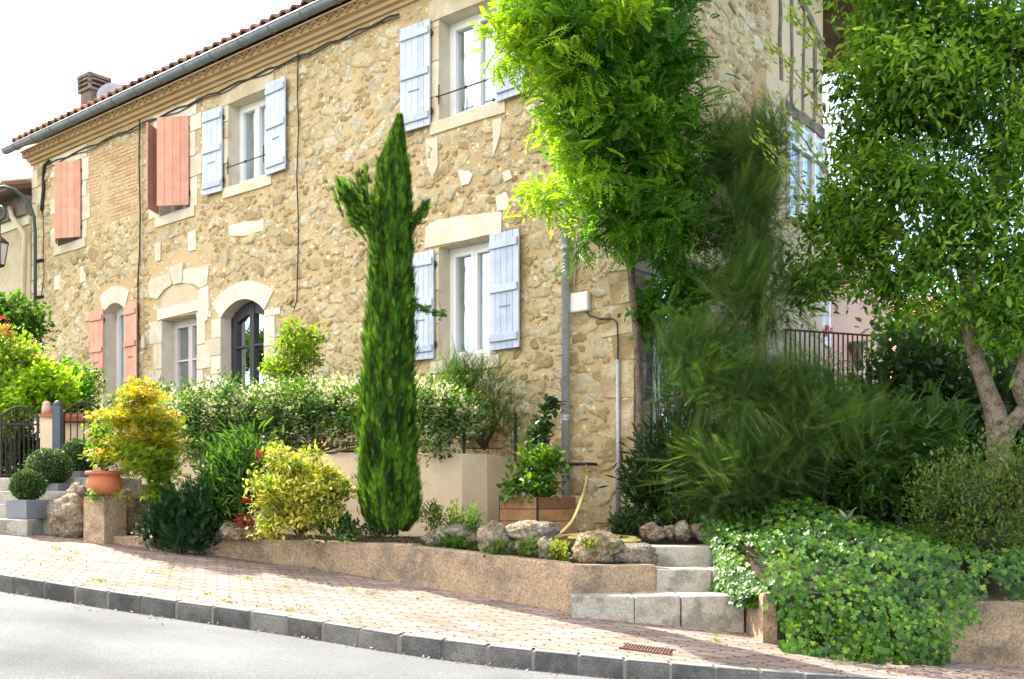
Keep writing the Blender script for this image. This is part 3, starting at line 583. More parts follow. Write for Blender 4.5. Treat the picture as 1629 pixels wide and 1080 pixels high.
# white french door: lintel beam, tympanum, arch blocks and keystone
slab('lintel', [[(252,510),(252,493),(320,476),(320,493)]], M['ashlar_w'], .022)
slab('arch_stone', [[(237,452),(240,446),(271,434),(275,452),(262,462),(252,475),(240,474)], [(273,436),(296,428),(334,422),(333,430),(331,452),(320,458),(308,452),(292,450)][0:8], [(320,459),(332,453),(334,487),(331,510),(316,512),(316,478)]], M['ashlar_w'], .018)
slab('keystone', [[(271,427),(294,417),(292,450),(279,453)]], M['ashlar_w'], .034)
ty = []
for k in range(11):
    x = 256+(318-256)*k/10; ty.append((x, 486-(x-256)*.22-31*math.sin(math.pi*k/10)**.7))
slab('tympanum', [ty+[(320,476),(254,492)]], M['plaster'], .006, rj=.001)
# larger pale stones that stand out in the facade
big = [[(679,222),(697,218),(698,262),(690,286),(680,262)],[(785,192),(800,188),(797,215),(786,250)],[(87,440),(98,436),(97,460),(87,463)],[(129,424),(138,422),(138,447),(129,450)],
       [(300,370),(313,367),(313,398),(302,400)],[(247,387),(257,385),(257,414),(248,417)],[(730,272),(742,266),(753,278),(748,292),(736,296)],[(365,360),(392,352),(421,352),(420,366),(392,376),(367,375)],
       [(790,312),(806,306),(812,318),(808,334),(792,336)],[(835,170),(850,165),(862,175),(850,186)],[(800,275),(812,270),(816,284),(804,290)]]
for b_ in big: slab('large_stone', [b_], M['ashlar_w'], .018)
# window reveals
for h, fn_ in [(h, F) for h in loops.values()]+[(gl, GB)]: mb = MB(); reveals(mb, h, fn_, .23); obj('reveal', mb, M['reveal'], house)
# windows
def window(o, key, dep=.17, rows=1, cols=2, rise=0, fw=.055, mw=.035, curt=.6, name='window', fn='f', railing=False):
    u0, u1, z0, z1 = o; B = MB(); bx = B.fbox if fn == 'f' else B.gbox; d0, d1 = -dep-.06, -dep
    FN = F if fn == 'f' else GB
    top = lambda u: z1+(rise*math.sin(math.pi*max(0, min(1, (u-u0)/(u1-u0))))**.8 if rise else 0)
    bx(u0, u0+fw, z0, z1, d0, d1); bx(u1-fw, u1, z0, z1, d0, d1); bx(u0+fw, u1-fw, z0, z0+fw, d0, d1)
    if rise:
        n = 12
        for k in range(n):
            a = u0+(u1-u0)*k/n; b = u0+(u1-u0)*(k+1)/n; za, zb = top(a), top(b)
            B.add([FN(a, za-fw*2, d0), FN(b, zb-fw*2, d0), FN(b, zb+.02, d0), FN(a, za+.02, d0), FN(a, za-fw*2, d1), FN(b, zb-fw*2, d1), FN(b, zb+.02, d1), FN(a, za+.02, d1)], [(0,1,2,3),(4,5,6,7),(0,1,5,4),(3,2,6,7),(0,3,7,4),(1,2,6,5)])
    else: bx(u0+fw, u1-fw, z1-fw, z1, d0, d1)
    f = obj(name, B, M[key], house, bevel=.004)
    S = MB(); bx = S.fbox if fn == 'f' else S.gbox; w_ = (u1-u0-2*fw)/cols; s0, s1 = d0+.01, d1+.012
    for c in range(cols):
        a = u0+fw+w_*c+.002; b = a+w_-.004; zt = (top((a+b)/2)-.03) if rise else z1-fw-.003; sw = .045
        bx(a, a+sw, z0+fw, zt, s0, s1); bx(b-sw, b, z0+fw, zt, s0, s1); bx(a+sw, b-sw, z0+fw, z0+fw+sw+.03*(rows > 1), s0, s1)
        if not rise: bx(a+sw, b-sw, zt-sw, zt, s0, s1)
        for r in range(1, rows):
            z = z0+fw+(zt-z0-fw)*r/rows; bx(a+sw, b-sw, z-mw/2, z+mw/2, s0+.005, s1-.002)
    obj('sash', S, M[key], f, bevel=.004)
    Gm = MB(); pf = (lambda u, z: FN(u, z, d0+.025)); Gm.add([pf(u0+fw, z0+fw), pf(u1-fw, z0+fw), pf(u1-fw, z1-.01), pf((u0+u1)/2, top((u0+u1)/2)-.02), pf(u0+fw, z1-.01)], [(0,1,2,3,4)]); obj('pane', Gm, M['glass'], f)
    if curt:
        Cm = MB(); cc = []; n = 40; zc = z0+(z1-z0)*curt
        for k in range(n+1): u = u0+.03+(u1-u0-.06)*k/n; q = d0-.08+.012*math.sin(k*1.3); cc += [FN(u, z0, q), FN(u, zc, q)]
        Cm.add(cc, [(2*k, 2*k+2, 2*k+3, 2*k+1) for k in range(n)]); obj('curtain', Cm, M['curtain'], f)
    if railing:
        T = MB(); zr = z0+.23*(z1-z0); T.tube([FN(u0-.02, zr, .03), FN(u1+.02, zr, .03)], .008, 6); 
        for u in (u0+.02, (u0+u1)/2, u1-.02): T.tube([FN(u, zr-.09, .03), FN(u, zr+.13, .03)] if u != (u0+u1)/2 else [FN(u, zr-.015, .03), FN(u, zr+.015, .03)], .008 if u != (u0+u1)/2 else .016, 6)
        obj('window_rail', T, M['iron'], f)
    return f
window(OA, 'mauve', curt=0); window(OB, 'mauve', curt=0); window(OC, 'white', railing=True, curt=.9); window(OD, 'white', railing=True, curt=.68); window(OE, 'white', curt=.5)
window(OI, 'white', name='door', rise=.12, curt=0, fw=.06, dep=.19); window(OH, 'mauve', name='door', rows=4, curt=0, fw=.07, dep=.19, mw=.028); window(OG, 'darkpaint', name='door', rows=4, rise=.20, curt=0, fw=.085, dep=.16, mw=.03)
mb = MB(); mb.fbox(OH[0]+.16, OH[0]+.2, OH[2]+1.0, OH[2]+1.03, -.17, -.09)
obj('handle', mb, M['iron'], house)
# shutters
def shutter(hu, ho, z0, z1, wd, ang, key, bars=True, face=1, name='shutter', boards=4, label=None):
    """hinge at facade (hu, ho); the leaf runs from the hinge along direction (cos ang * +-D + sin ang * N)"""
    o0 = F(hu, 0, ho); a = D*math.cos(ang)+N*math.sin(ang); b = Vector((a.y, -a.x, 0))
    if b.dot(N) < 0: b = -b
    if face < 0: b = -b
    B = MB(); bw = wd/boards
    for k in range(boards): B.box(o0, a, UP, b, k*bw+.002, (k+1)*bw-.002, z0, z1, 0, .022)
    B.box(o0, a, UP, b, .004, wd-.004, z0+.003, z1-.003, .003, .016)
    s = obj(name, B, M[key], house, bevel=.003)
    if label: s['label'] = label
    H = z1-z0
    if bars:
        for fz in (.10, .52, .90): Q = MB(); Q.box(o0, a, UP, b, .012, wd-.012, z0+H*fz-.04, z0+H*fz+.04, .0225, .045); obj('crossbar', Q, M[key], s, bevel=.005)
        Q = MB(); Q.box(o0, a, UP, b, wd*.35, wd*.7, z0+H*.36, z0+H*.36+.012, .022, .03)
        obj('latch', Q, M['darkpaint'] if key == 'pink' else M['zincg'], s)
    for fz in (.13, .87):
        Q = MB(); Q.tube([o0+UP*(z0+H*fz-.035)-a*.006, o0+UP*(z0+H*fz+.035)-a*.006], .011, 6); Q.box(o0, a, UP, b, -.03, .02, z0+H*fz-.012, z0+H*fz+.012, -.004, .0); obj('hinge', Q, M['iron'], s)
    return s
def sh_px(hinge_px, end_px, top_py, bot_py, key, lab=None, tilt=.05, **k):
    """open leaf lying back against the wall, traced at the hinge"""
    hu, zt = FU(hinge_px, top_py, .05); zb = FU(hinge_px, bot_py, .05)[1]; eu = FU(end_px, top_py, .05)[0]; wd = abs(eu-hu)
    ang = tilt if eu > hu else math.pi-tilt
    return shutter(hu, .035, zb, zt, wd, ang, key, label=lab, **k)
sh_px(353, 324, 168, 303, 'blue'); sh_px(423, 456, 134, 279, 'blue')
sh_px(684, 639, 29, 198, 'blue', boards=5); sh_px(790, 837, -8, 162, 'blue', boards=5)
sh_px(690, 652, 397, 570, 'blue', boards=5); sh_px(779, 828, 374, 558, 'blue', boards=5)
s = sh_px(164, 145, 491, 624, 'pink', boards=3); s2 = sh_px(198, 219, 485, 618, 'pink', boards=4)
for s_ in (s, s2):
    for fz in (1.02, 2.45): pass
# half closed salmon leaves (their plain outer boards towards the street)
shutter(OA[0], .02, OA[2]+.03, OA[3]-.03, (OA[1]-OA[0])*.62, R(24), 'pink', bars=False); shutter(OA[1], .02, OA[2]+.03, OA[3]-.03, (OA[1]-OA[0])*.42, R(150), 'pink', bars=False, boards=3)
shutter(OB[0], .02, OB[2]+.03, OB[3]+.0, (OB[1]-OB[0])*.62, R(32), 'pink', bars=False); shutter(OB[1], .02, OB[2]+.03, OB[3]-.03, (OB[1]-OB[0])*.45, R(122), 'pink', bars=False, boards=3)
# cornice (two rows of half tiles), gutter, roof
mb = MB(); mb.fbox(-.03, ULEN+.05, ZT, ZT+.05, -.1, .035); mb.fbox(-.04, ULEN+.06, ZT+.05, ZT+.104, -.1, .085); rough(obj('cornice', mb, M['genoise'], house), 1, .004, 5)
for r, (zz, oo) in enumerate(((.105, .10),)):
    mb = MB(); u = -.05; k = 0
    while u < ULEN+.05:
        n = 8; rr = .082; vs = []
        for q in range(n+1):
            th = math.pi*q/n; 
            for (ra, o_) in ((rr, -.05), (rr, oo+.075), (rr-.014, oo+.075), (rr-.014, -.05)): vs.append(F(u+math.cos(th)*ra, ZT+zz+.015+math.sin(th)*ra*.85, o_))
        mb.add(vs, [(q*4+j, (q+1)*4+j, (q+1)*4+(j+1)%4, q*4+(j+1)%4) for q in range(n) for j in range(4)]); u += .17
    mb.fbox(-.1, ULEN+.1, ZT+zz+.088, ZT+zz+.106, -.1, oo+.085); mb.fbox(-.1, ULEN+.1, ZT+zz+.0, ZT+zz+.088, -.1, oo+.045)
    obj('cornice', mb, M['genoise'], house, smooth=False)
roof = thing('roof', None, None, (0,0,0)); roof.parent = house; roof.location = F(5, ZT, -1)-house.location
def RF(u, s, h=0):                             # s: metres up the slope from the eave edge, h: above roof plane
    th = math.atan(RS); return F(u, ZT+.33+math.sin(th)*s+math.cos(th)*h, .24-math.cos(th)*s-math.sin(th)*h*-1)
SL = (TR+.24)/math.cos(math.atan(RS)); mb = MB()
mb.box(RF(0,0,0), D, (RF(0,1,0)-RF(0,0,0)), (RF(0,0,1)-RF(0,0,0)), -.42, ULEN+.22, 0, SL, -.06, 0)
bk = GB(0,0,0); 
mb.add([GB(TR, ridgez, .42), GB(2*TR-.45, roofz(2*TR-.45), .42), GB(2*TR-.45, roofz(2*TR-.45), -ULEN-.2), GB(TR, ridgez, -ULEN-.2), GB(TR, ridgez+.06, .42), GB(2*TR-.45, roofz(2*TR-.45)+.06, .42), GB(2*TR-.45, roofz(2*TR-.45)+.06, -ULEN-.2), GB(TR, ridgez+.06, -ULEN-.2)], [(0,1,2,3),(4,5,6,7),(0,1,5,4),(2,3,7,6)])
obj('roof_deck', mb, M['oldwood'], roof)
mb = MB(); u = -.36
while u < ULEN+.2:
    ns = 6; cl = SL/11
    for c in range(11):
        s0, s1 = c*cl-.04, (c+1)*cl+.02; ra = .085+random.uniform(-.004,.004); vs = []; du = random.uniform(-.008,.008)
        for q in range(ns+1):
            th = math.pi*q/ns
            vs += [RF(u+du+math.cos(th)*ra*1.06, s0, .02+math.sin(th)*ra), RF(u+du+math.cos(th)*ra*.9, s1, .0+math.sin(th)*ra*.8), RF(u+du+math.cos(th)*(ra-.015), s0, .005+math.sin(th)*(ra-.015))]
        mb.add(vs, [(q*3, q*3+3, q*3+4, q*3+1) for q in range(ns)]+[(q*3, q*3+2, q*3+5, q*3+3) for q in range(ns)])
    u += .205
obj('roof_tile', mb, M['tile'], roof)
mb = MB(); mb.tube([GB(TR-.1, ridgez+.08, .4), GB(TR-.1, ridgez+.08, -ULEN-.2)], .1, 10); obj('ridge_tile', mb, M['tile'], roof)
# tiles on the rear slope seen edge-on at the rake, barge board under it
mb = MB(); rk = [(TR, ridgez), (2*TR-.45, roofz(2*TR-.45))]
for k in range(12):
    t0 = TR+(TR-.45)*k/12; t1 = TR+(TR-.45)*(k+1)/12+.04; mb.tube([GB(t0, roofz(t0)+.10, .36), GB(t1, roofz(t1)+.08, .36)], .085, 8); mb.tube([GB(t0, roofz(t0)+.10, .16), GB(t1, roofz(t1)+.08, .16)], .085, 8)
obj('roof_tile', mb, M['tile'], roof)
mb = MB()
for a, b, sgn in ((-.2, TR, 1), (TR, 2*TR-.45, -1)):
    za, zb = roofz(a) if a > 0 else ZT+.25+RS*a, roofz(b)
    for (o0, h0, h1) in ((.40, -.16, .03), (.22, -.13, -.02)): mb.add([GB(a, za+h0, o0), GB(b, zb+h0, o0), GB(b, zb+h1, o0), GB(a, za+h1, o0), GB(a, za+h0, o0-.03), GB(b, zb+h0, o0-.03), GB(b, zb+h1, o0-.03), GB(a, za+h1, o0-.03)], [(0,1,2,3),(4,5,6,7),(0,1,5,4),(2,3,7,6),(0,3,7,4),(1,2,6,5)])
obj('barge_board', mb, M['barge'], roof)
mb = MB(); n = 10                                             # gutter: an open half round trough with brackets
go, gz, gr = .33, ZT+.235, .07; vs = []
uu = [-.45+k*(ULEN+.75)/40 for k in range(41)]
for u in uu:
    for q in range(n+1): th = math.pi+math.pi*q/n; vs.append(F(u, gz+math.sin(th)*gr, go+math.cos(th)*gr))
    for q in range(n+1): th = 2*math.pi-math.pi*q/n; vs.append(F(u, gz+math.sin(th)*(gr-.006), go+math.cos(th)*(gr-.006)))
m_ = 2*(n+1); mb.add(vs, [(i*m_+k, (i+1)*m_+k, (i+1)*m_+(k+1)%m_, i*m_+(k+1)%m_) for i in range(40) for k in range(m_)]+[tuple(range(m_)), tuple(range(40*m_, 41*m_))])
mb.tube([F(-.45, gz+.004, go+gr), F(ULEN+.3, gz+.004, go+gr)], .011, 8)
gut = obj('gutter', mb, M['zincg'], house, smooth=False); mb = MB(); u = .2
while u < ULEN: 
    pts = [F(u, gz+math.sin(math.pi+math.pi*q/8)*(gr+.006), go+math.cos(math.pi+math.pi*q/8)*(gr+.006)) for q in range(9)]; mb.tube(pts, .008, 5); u += .62
obj('gutter_bracket', mb, M['zincg'], gut)
# chimney
ch = P(150, 200, 19.0); cb = MB(); ca, cbv = D, N
def cbox(mb, w0, z0, z1): mb.box(Vector((ch.x, ch.y, 0)), ca, cbv, UP, -w0, w0, -w0, w0, z0, z1)
zc0 = 7.2; zt_ = P(150, 121, 19).z; zn = P(150, 150, 19).z; cbox(cb, .17, zc0, zn); 
cp = MB(); cbox(cp, .215, zn, zn+.05); cbox(cp, .22, zt_-.09, zt_-.03); cbox(cp, .12, zt_-.03, zt_)
for k in range(3): cbox(cp, .215, zn+.05+.05+.085*k, zn+.05+.05+.085*k+.035)
for sx_ in (-1, 1):
    for sy_ in (-1, 1): cp.box(Vector((ch.x, ch.y, 0)), ca, cbv, UP, sx_*.19-.025, sx_*.19+.025, sy_*.19-.025, sy_*.19+.025, zn+.05, zt_-.09)
cho = obj('chimney', cb, M['oldwood'], roof); obj('chimney_cap', cp, M['oldwood'], cho)
# half timbered end of the gable and lean-to glazing below it
mb = MB(); gz0 = .5
mb.add([GB(TB, gz0, -.06), GB(TE, gz0, -.06), GB(TE, roofz(TE)-.08, -.06), GB(TB, roofz(TB)-.08, -.06)], [(0,1,2,3)])
mb.box(GB(0,0,0), Gd, UP, GN, GT(1199,118)[0], GT(1199,118)[0]+.5, 1.0, GT(1200,118)[1], -.05, .16)
obj('plaster_panel', mb, M['plaster'], house)
mb = MB(); mb.add([GB(TE, gz0, -.06), GB(TE, gz0, -12), GB(TE, roofz(TE)-.2, -12), GB(TE, roofz(TE)-.2, -.06)], [(0,1,2,3)]); obj('rear_wall', mb, M['plaster'], house)
def gtimber(px0, py0, px1, py1, wd, wob=.02, o=-.06, name='timber', key='oldwood'):
    (t0, z0), (t1, z1) = GT(px0, py0), GT(px1, py1); n = 14; mb = MB(); sd = random.uniform(0, 99)
    ax = Vector((t1-t0, z1-z0)).normalized(); pr = Vector((-ax.y, ax.x)); vs = []
    for k in range(n+1):
        q = k/n; c = (t0+(t1-t0)*q, z0+(z1-z0)*q); wo_ = noise.noise((sd, q*3.3, 0))*wob*2; ww = wd*(1+.3*noise.noise((sd, q*5, 4)))/2
        for s_ in (-1, 1):
            for oo in (o-.02, o+.022): vs.append(GB(c[0]+pr.x*(wo_+s_*ww), c[1]+pr.y*(wo_+s_*ww), oo))
    mb.add(vs, [f for k in range(n) for f in ((4*k,4*k+1,4*k+5,4*k+4),(4*k+1,4*k+3,4*k+7,4*k+5),(4*k+3,4*k+2,4*k+6,4*k+7),(4*k+2,4*k,4*k+4,4*k+6))]+[(0,1,3,2),(4*n,4*n+2,4*n+3,4*n+1)])
    return obj(name, mb, M[key], house)
for a in ((1228,-30,1231,128,.05),(1247,-20,1249,160,.06),(1265,-20,1266,165,.05),(1286,15,1283,182,.045),(1304,60,1301,190,.07),(1228,118,1240,140,.05),(1270,-25,1320,85,.12),(1252,160,1252,285,.06),(1255,165,1317,212,.14)): gtimber(*a)
wl = (GT(1256,210)[0], GT(1316,240)[0], GT(1256,300)[1], GT(1256,222)[1]+.1)
mb = MB(); t0, t1 = GT(1256,200)[0], GT(1314,200)[0]; zz = [GT(1256,172)[1], GT(1314,214)[1]]; zb2 = GT(1256, 345)[1]
mb.add([GB(t0, zb2, -.03), GB(t1, zb2, -.03), GB(t1, zz[1]-.1, -.03), GB(t0, zz[0]-.1, -.03)], [(0,1,2,3)]); vf = obj('window', mb, M['glass'], house)
mb = MB()
for q in (0, .33, .66, 1): t = t0+(t1-t0)*q; mb.gbox(t-.025, t+.025, zb2, zz[0]+(zz[1]-zz[0])*q-.1, -.025, .02)
for z in (zb2, zb2+.9): mb.gbox(t0, t1, z, z+.05, -.024, .018)
obj('sash', mb, M['white'], vf)
# gable side door: dark shutter leaf, white glazed door, timber lintel
tm = GT(1051, 430)[0]; mb = MB(); mb.gbox(DG[0], tm, DG[2], DG[3], -.14, -.10); o = obj('shutter', mb, M['darkpaint'], house)
window([tm, DG[1], DG[2], DG[3]], 'white', name='door', fn='g', cols=1, rows=2, curt=.95, dep=.08, fw=.05)
mb = MB(); mb.gbox(DG[0]-.15, DG[1]+.28, DG[3]+.002, DG[3]+.16, -.04, .03); rough(obj('lintel', mb, M['oldwood'], house), 2, .02, 4)
mb = MB(); mb.gbox(DG[0]+.02, DG[0]+.4, 1.0, 1.9, -.08, -.04); 
# cables, pipes and fittings on the facade
def ftube(pts, r, key, name, o=.03, par=None, n=7): 
    mb = MB(); mb.tube([F(*FU(x, y, o), o) for x, y in pts], r, n); return obj(name, mb, M[key], par or house, smooth=True)
def zwave(x): return 255-.43*(x-70)
ftube([(x, zwave(x)+9+2*math.sin(x*.13)) for x in range(75, 640, 16)], .011, 'cable', 'cable'); ftube([(x, zwave(x)+13+2.5*math.sin(x*.09+1)) for x in range(75, 640, 16)], .007, 'cable', 'cable')
ftube([(78,256),(71,262),(69,275),(69,300),(67,325),(66,335)], .028, 'cable', 'cable')
ftube([(66,335),(69,345),(69,400),(70,440),(66,470)], .007, 'cable', 'cable')
ftube([(222,190),(221,260),(223,340),(222,400),(219,450),(220,500),(219,530),(224,541)], .011, 'cable', 'cable'); ftube([(226,190),(225,300),(227,460),(229,536)], .006, 'cablew', 'cable')
ftube([(474,84),(473,150),(475,200),(472,280),(475,360),(473,440),(472,478),(468,490),(462,486),(463,479)], .008, 'cable', 'cable')
mb = MB(); u, z = FU(230, 545, .02); mb.fbox(u-.04, u+.04, z-.09, z+.09, 0, .06); obj('junction_box', mb, M['cablew'], house, bevel=.01)
uD = FU(900, 500, .09)[0]; mb = MB(); mb.tube([F(uD, .75, .09), F(uD, ZT-.1, .09), F(uD, ZT+.05, .2), F(uD, ZT+.18, .32)], .042, 14)
dp = obj('downpipe', mb, M['zinc'], house, smooth=True); mb = MB()
for py in (662, 667, 392, 150): z = FU(900, py, .09)[1]; mb.tube([F(uD, z-.012, .09), F(uD, z+.012, .09)], .047, 14)
for py in (664, 394): z = FU(900, py, .09)[1]; mb.fbox(uD-.01, uD+.01, z-.01, z+.01, 0, .06)
obj('pipe_bracket', mb, M['zinc'], dp)
ftube([(917,150),(916,300),(915,440),(913,466)], .006, 'cablew', 'cable'); ftube([(912,492),(916,500),(928,498),(930,490)], .006, 'cablew', 'cable')
mb = MB(); u0, zz1 = FU(908, 467, .05); u1, zz0 = FU(937, 494, .05); mb.fbox(u1, u0, zz0, zz1, 0.004, .075); obj('junction_box', mb, M['plastic'], house, bevel=.018)
ftube([(932,494),(938,502),(955,507),(975,507),(982,514),(983,540),(983,580)], .008, 'cable', 'cable', o=.035)
mb = MB(); uc = FU(983, 600, .035)[0]; mb.tube([F(uc, .9, .035), F(uc, FU(983, 572, .035)[1], .035)], .022, 10); obj('conduit', mb, M['zinc'], house, smooth=True)
# garden tap on its pipe
mb = MB(); mb.tube([F(*FU(898,738,.12), .12), F(*FU(938,738,.12), .12)], .017, 8); mb.tube([F(*FU(938,738,.12), .0), F(*FU(938,738,.12), .16)], .014, 8)
tp = obj('tap_pipe', mb, M['iron'], house); mb = MB(); a = F(*FU(934,738,.14), .14); mb.tube([a, a-UP*.05], .017, 8); obj('tap', mb, M['barge'], tp)
dsh = P(182, 158, 18.6); sd = thing('satellite_dish', 'pale round satellite dish on the roof beside the chimney', 'satellite dish', dsh-UP*.5)
mb = MB(); ax = Vector((.25, -1, .25)).normalized(); e1 = ax.cross(UP).normalized(); e2 = e1.cross(ax); vs = [dsh]; nr = 5; nn = 24
for r in range(1, nr+1):
    for k in range(nn): q = .29*r/nr; vs.append(dsh+e1*(q*math.cos(2*math.pi*k/nn))+e2*(q*math.sin(2*math.pi*k/nn))+ax*(q*q*.8))
fs = [(0, 1+k, 1+(k+1)%nn) for k in range(nn)]+[(1+r*nn+k, 1+r*nn+(k+1)%nn, 1+(r+1)*nn+(k+1)%nn, 1+(r+1)*nn+k) for r in range(nr-1) for k in range(nn)]
mb.add(vs, fs); M['dish'] = mat('dish_paint', [(.32,.32,.36),(.38,.38,.42)], 3, .5, 0); o = obj('dish', mb, M['dish'], sd, smooth=True); so = o.modifiers.new('s', 'SOLIDIFY'); so.thickness = .01
mb = MB(); mb.tube([dsh-ax*.02, dsh-ax*.12-UP*.1, Vector((dsh.x, dsh.y+.1, 7.4))], .02, 8); mb.tube([dsh-e2*.27, dsh+ax*.3-e2*.2], .01, 6); obj('mast', mb, M['zincg'], sd)
# ---------------------------------------------------------------- neighbouring house, lamp
nb = thing('neighbour_house', 'lower ochre rendered house adjoining the left end of the long stone house', 'house', F(ULEN+3, 1.3, 0))
zn_ = FU(45, 346)[1]; mb = MB(); mb.fbox(ULEN+.02, ULEN+8, .8, zn_, -6, .03); M['nwall'] = mat('ochre_render', [(.38,.31,.20),(.48,.41,.28),(.55,.49,.36)], 2.5, .95, .8, 18, bd=.02, fine=.12); obj('wall', mb, M['nwall'], nb)
mb = MB(); mb.fbox(ULEN+.03, ULEN+8, zn_-.14, zn_+.02, .03, .06); obj('white_band', mb, M['ashlar_w'], nb)
mb = MB(); mb.fbox(ULEN+.02, ULEN+8.2, zn_+.02, zn_+.34, -6, .12); obj('cornice', mb, M['oldwood'], nb)
zr = zn_+.36; mb = MB(); mb.add([F(ULEN+.03, zr, .42), F(ULEN+8.3, zr, .42), F(ULEN+8.3, zr+1.1, -3), F(ULEN+.03, zr+1.1, -3), F(ULEN+.03, zr+.06, .42), F(ULEN+8.3, zr+.06, .42), F(ULEN+8.3, zr+1.16, -3), F(ULEN+.03, zr+1.16, -3)], [(0,1,2,3),(4,5,6,7),(0,1,5,4),(2,3,7,6),(1,2,6,5),(0,3,7,4)])
nr_ = obj('roof', mb, M['tile'], nb); mb = MB(); u = ULEN+.12
while u < ULEN+8: mb.tube([F(u, zr+.09, .44), F(u, zr+.75, -1.6)], .08, 8); u += .2
obj('roof_tile', mb, M['tile'], nr_); mb = MB(); mb.tube([F(ULEN+.35, zr-.02, .5), F(ULEN+8, zr-.02, .5)], .07, 10); obj('gutter', mb, M['zincg'], nb)
mb = MB(); mb.tube([F(*FU(x, y, .18), .18) for x, y in ((16,330),(20,346),(39,372),(39,400),(36,520),(36,600))], .045, 10); obj('downpipe', mb, M['pvc'], nb, smooth=True)
lp = thing('street_lamp', 'dark green swan neck street lamp with a glass lantern on the left house wall', 'street lamp', F(*FU(56, 470, .3), .3))
YL = F(*FU(56, 400, .3), .3).y; mb = MB(); mb.tube([P(x, y, YL) for x, y in ((56,500),(56,440),(56,370),(54,345),(47,325),(36,311),(22,301),(6,297),(-14,300),(-24,318),(-18,345),(-2,352),(8,345),(8,334),(0,328))], .028, 10); obj('pole', mb, M['green_iron'], lp, smooth=True)
for y in (416, 474): mb = MB(); mb.tube([P(56, y, YL), P(68, y-2, YL+.2)], .03, 8); obj('wall_bracket', mb, M['iron'], lp)
lc = P(0, 388, YL); mb = MB(); mb.tube([P(0, 352, YL), P(0, 378, YL)], .012, 6); mb.lathe((lc.x, lc.y, lc.z), [(.15,0),(.145,.02),(.09,.07),(.05,.10),(.02,.13)], 6); mb.lathe((lc.x, lc.y, lc.z-.36), [(.02,-.03),(.075,0),(.075,.02)], 6)
for k in range(6): a = k*math.pi/3; mb.tube([lc+Vector((math.cos(a)*.135, math.sin(a)*.135, 0)), lc+Vector((math.cos(a)*.075, math.sin(a)*.075, -.35))], .008, 4)
ln = obj('lantern', mb, M['rust'], lp); mb = MB(); mb.lathe((lc.x, lc.y, lc.z-.34), [(.07,0),(.13,.335)], 6); M['lampglass'] = mat('frosted_lamp_glass', [(.6,.6,.6),(.7,.7,.7)], 3, .3, 0); obj('lantern_glass', mb, M['lampglass'], ln)
# ---------------------------------------------------------------- left entrance: steps, pillar, gate
es = thing('entrance_steps', 'grey concrete steps climbing to the iron garden gate at the left edge', 'steps', (-5.6, 10.2, .9))
for k, (y0, z1) in enumerate(((9.75,1.117),(10.1,1.257),(10.45,1.39),(10.8,1.53))):
    mb = MB(); mb.box(Vector((0,0,0)), Vector((1,0,0)), Vector((0,1,0)), UP, -7.5, -4.56+.16*k+.005*k, y0, y0+.6, .75, z1); rough(obj('step_block', mb, M['concrete'], es, bevel=.012), 2, .01, 3, k)
def rbox(px, Y, w_, d_, z0, z1, ang, inset=0):     # nearest corner at pixel px, box turned by ang
    c = Vector((X_(px, Y), Y, 0)); a = R(ang); ax = Vector((-math.cos(a), math.sin(a), 0)); ay = Vector((math.sin(a), math.cos(a), 0)); return c, ax, ay
def planter(px, Y, s, z0, z1, label):
    c, ax, ay = rbox(px, Y, s, s, z0, z1, 24); t = MB(); w_ = .02
    t.box(c, ax, ay, UP, 0, s, 0, w_, z0, z1); t.box(c, ax, ay, UP, 0, s, s-w_, s, z0, z1); t.box(c, ax, ay, UP, 0, w_, w_, s-w_, z0, z1); t.box(c, ax, ay, UP, s-w_, s, w_, s-w_, z0, z1); t.box(c, ax, ay, UP, w_, s-w_, w_, s-w_, z0, z0+.02)
    e = thing('planter', label, 'planter', c+ax*s/2+ay*s/2+UP*z0, 'square grey planters on the entrance steps'); obj('planter_box', t, M['greypot'], e, bevel=.004)
    t = MB(); t.box(c, ax, ay, UP, w_+.002, s-w_-.002, w_+.002, s-w_-.002, z0+.03, z1-.02); obj('potting_soil', t, M['soil'], e); return c+ax*s/2+ay*s/2
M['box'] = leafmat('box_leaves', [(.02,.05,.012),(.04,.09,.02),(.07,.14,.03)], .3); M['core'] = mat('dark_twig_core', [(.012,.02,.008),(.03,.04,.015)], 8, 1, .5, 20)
def ballshrub(c, r, rz, label):
    e = thing('box_ball', label, 'topiary', (c.x, c.y, c.z-rz-.05), 'clipped box balls in the grey planters')
    m2 = MB(); m2.tube([Vector((c.x, c.y, c.z-rz-.09)), Vector((c.x, c.y, c.z))], .014, 6); obj('trunk', m2, M['barkd'], e)
    n = 3600; d = rdir(n); lump = np.array([noise.noise(Vector(v)*2.6) for v in d]); C = np.array(c)+d*np.array([r, r, rz])*(1+.10*lump[:, None]+.05*rng.normal(size=(n, 1)))
    leaves('foliage', C, d*.7+rdir(n)*.7, d+rdir(n)*.5, .026, .016, 'quad', M['box'], e)
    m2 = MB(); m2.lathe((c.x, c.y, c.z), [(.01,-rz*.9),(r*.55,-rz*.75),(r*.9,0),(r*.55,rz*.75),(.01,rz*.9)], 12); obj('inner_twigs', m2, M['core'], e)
b1 = planter(42, 9.86, .27, 1.118, 1.30, 'small square grey planter on the lowest entrance step'); b2 = planter(92, 10.62, .32, 1.262, 1.47, 'square grey planter in the middle between the two others'); b3 = planter(128, 11.1, .32, 1.40, 1.61, 'square grey planter farthest back near the gate post')
ballshrub(Vector((b1.x, b1.y, P(45, 772, 10).z)), .145, .13, 'smallest clipped box ball in the front grey planter'); ballshrub(Vector((X_(75, 10.7), 10.75, P(75, 743, 10.7).z)), .21, .175, 'largest clipped box ball in the middle grey planter')
ballshrub(Vector((X_(125, 11.2), 11.25, P(125, 724, 11.2).z)), .185, .16, 'dark clipped box ball in the rear grey planter')
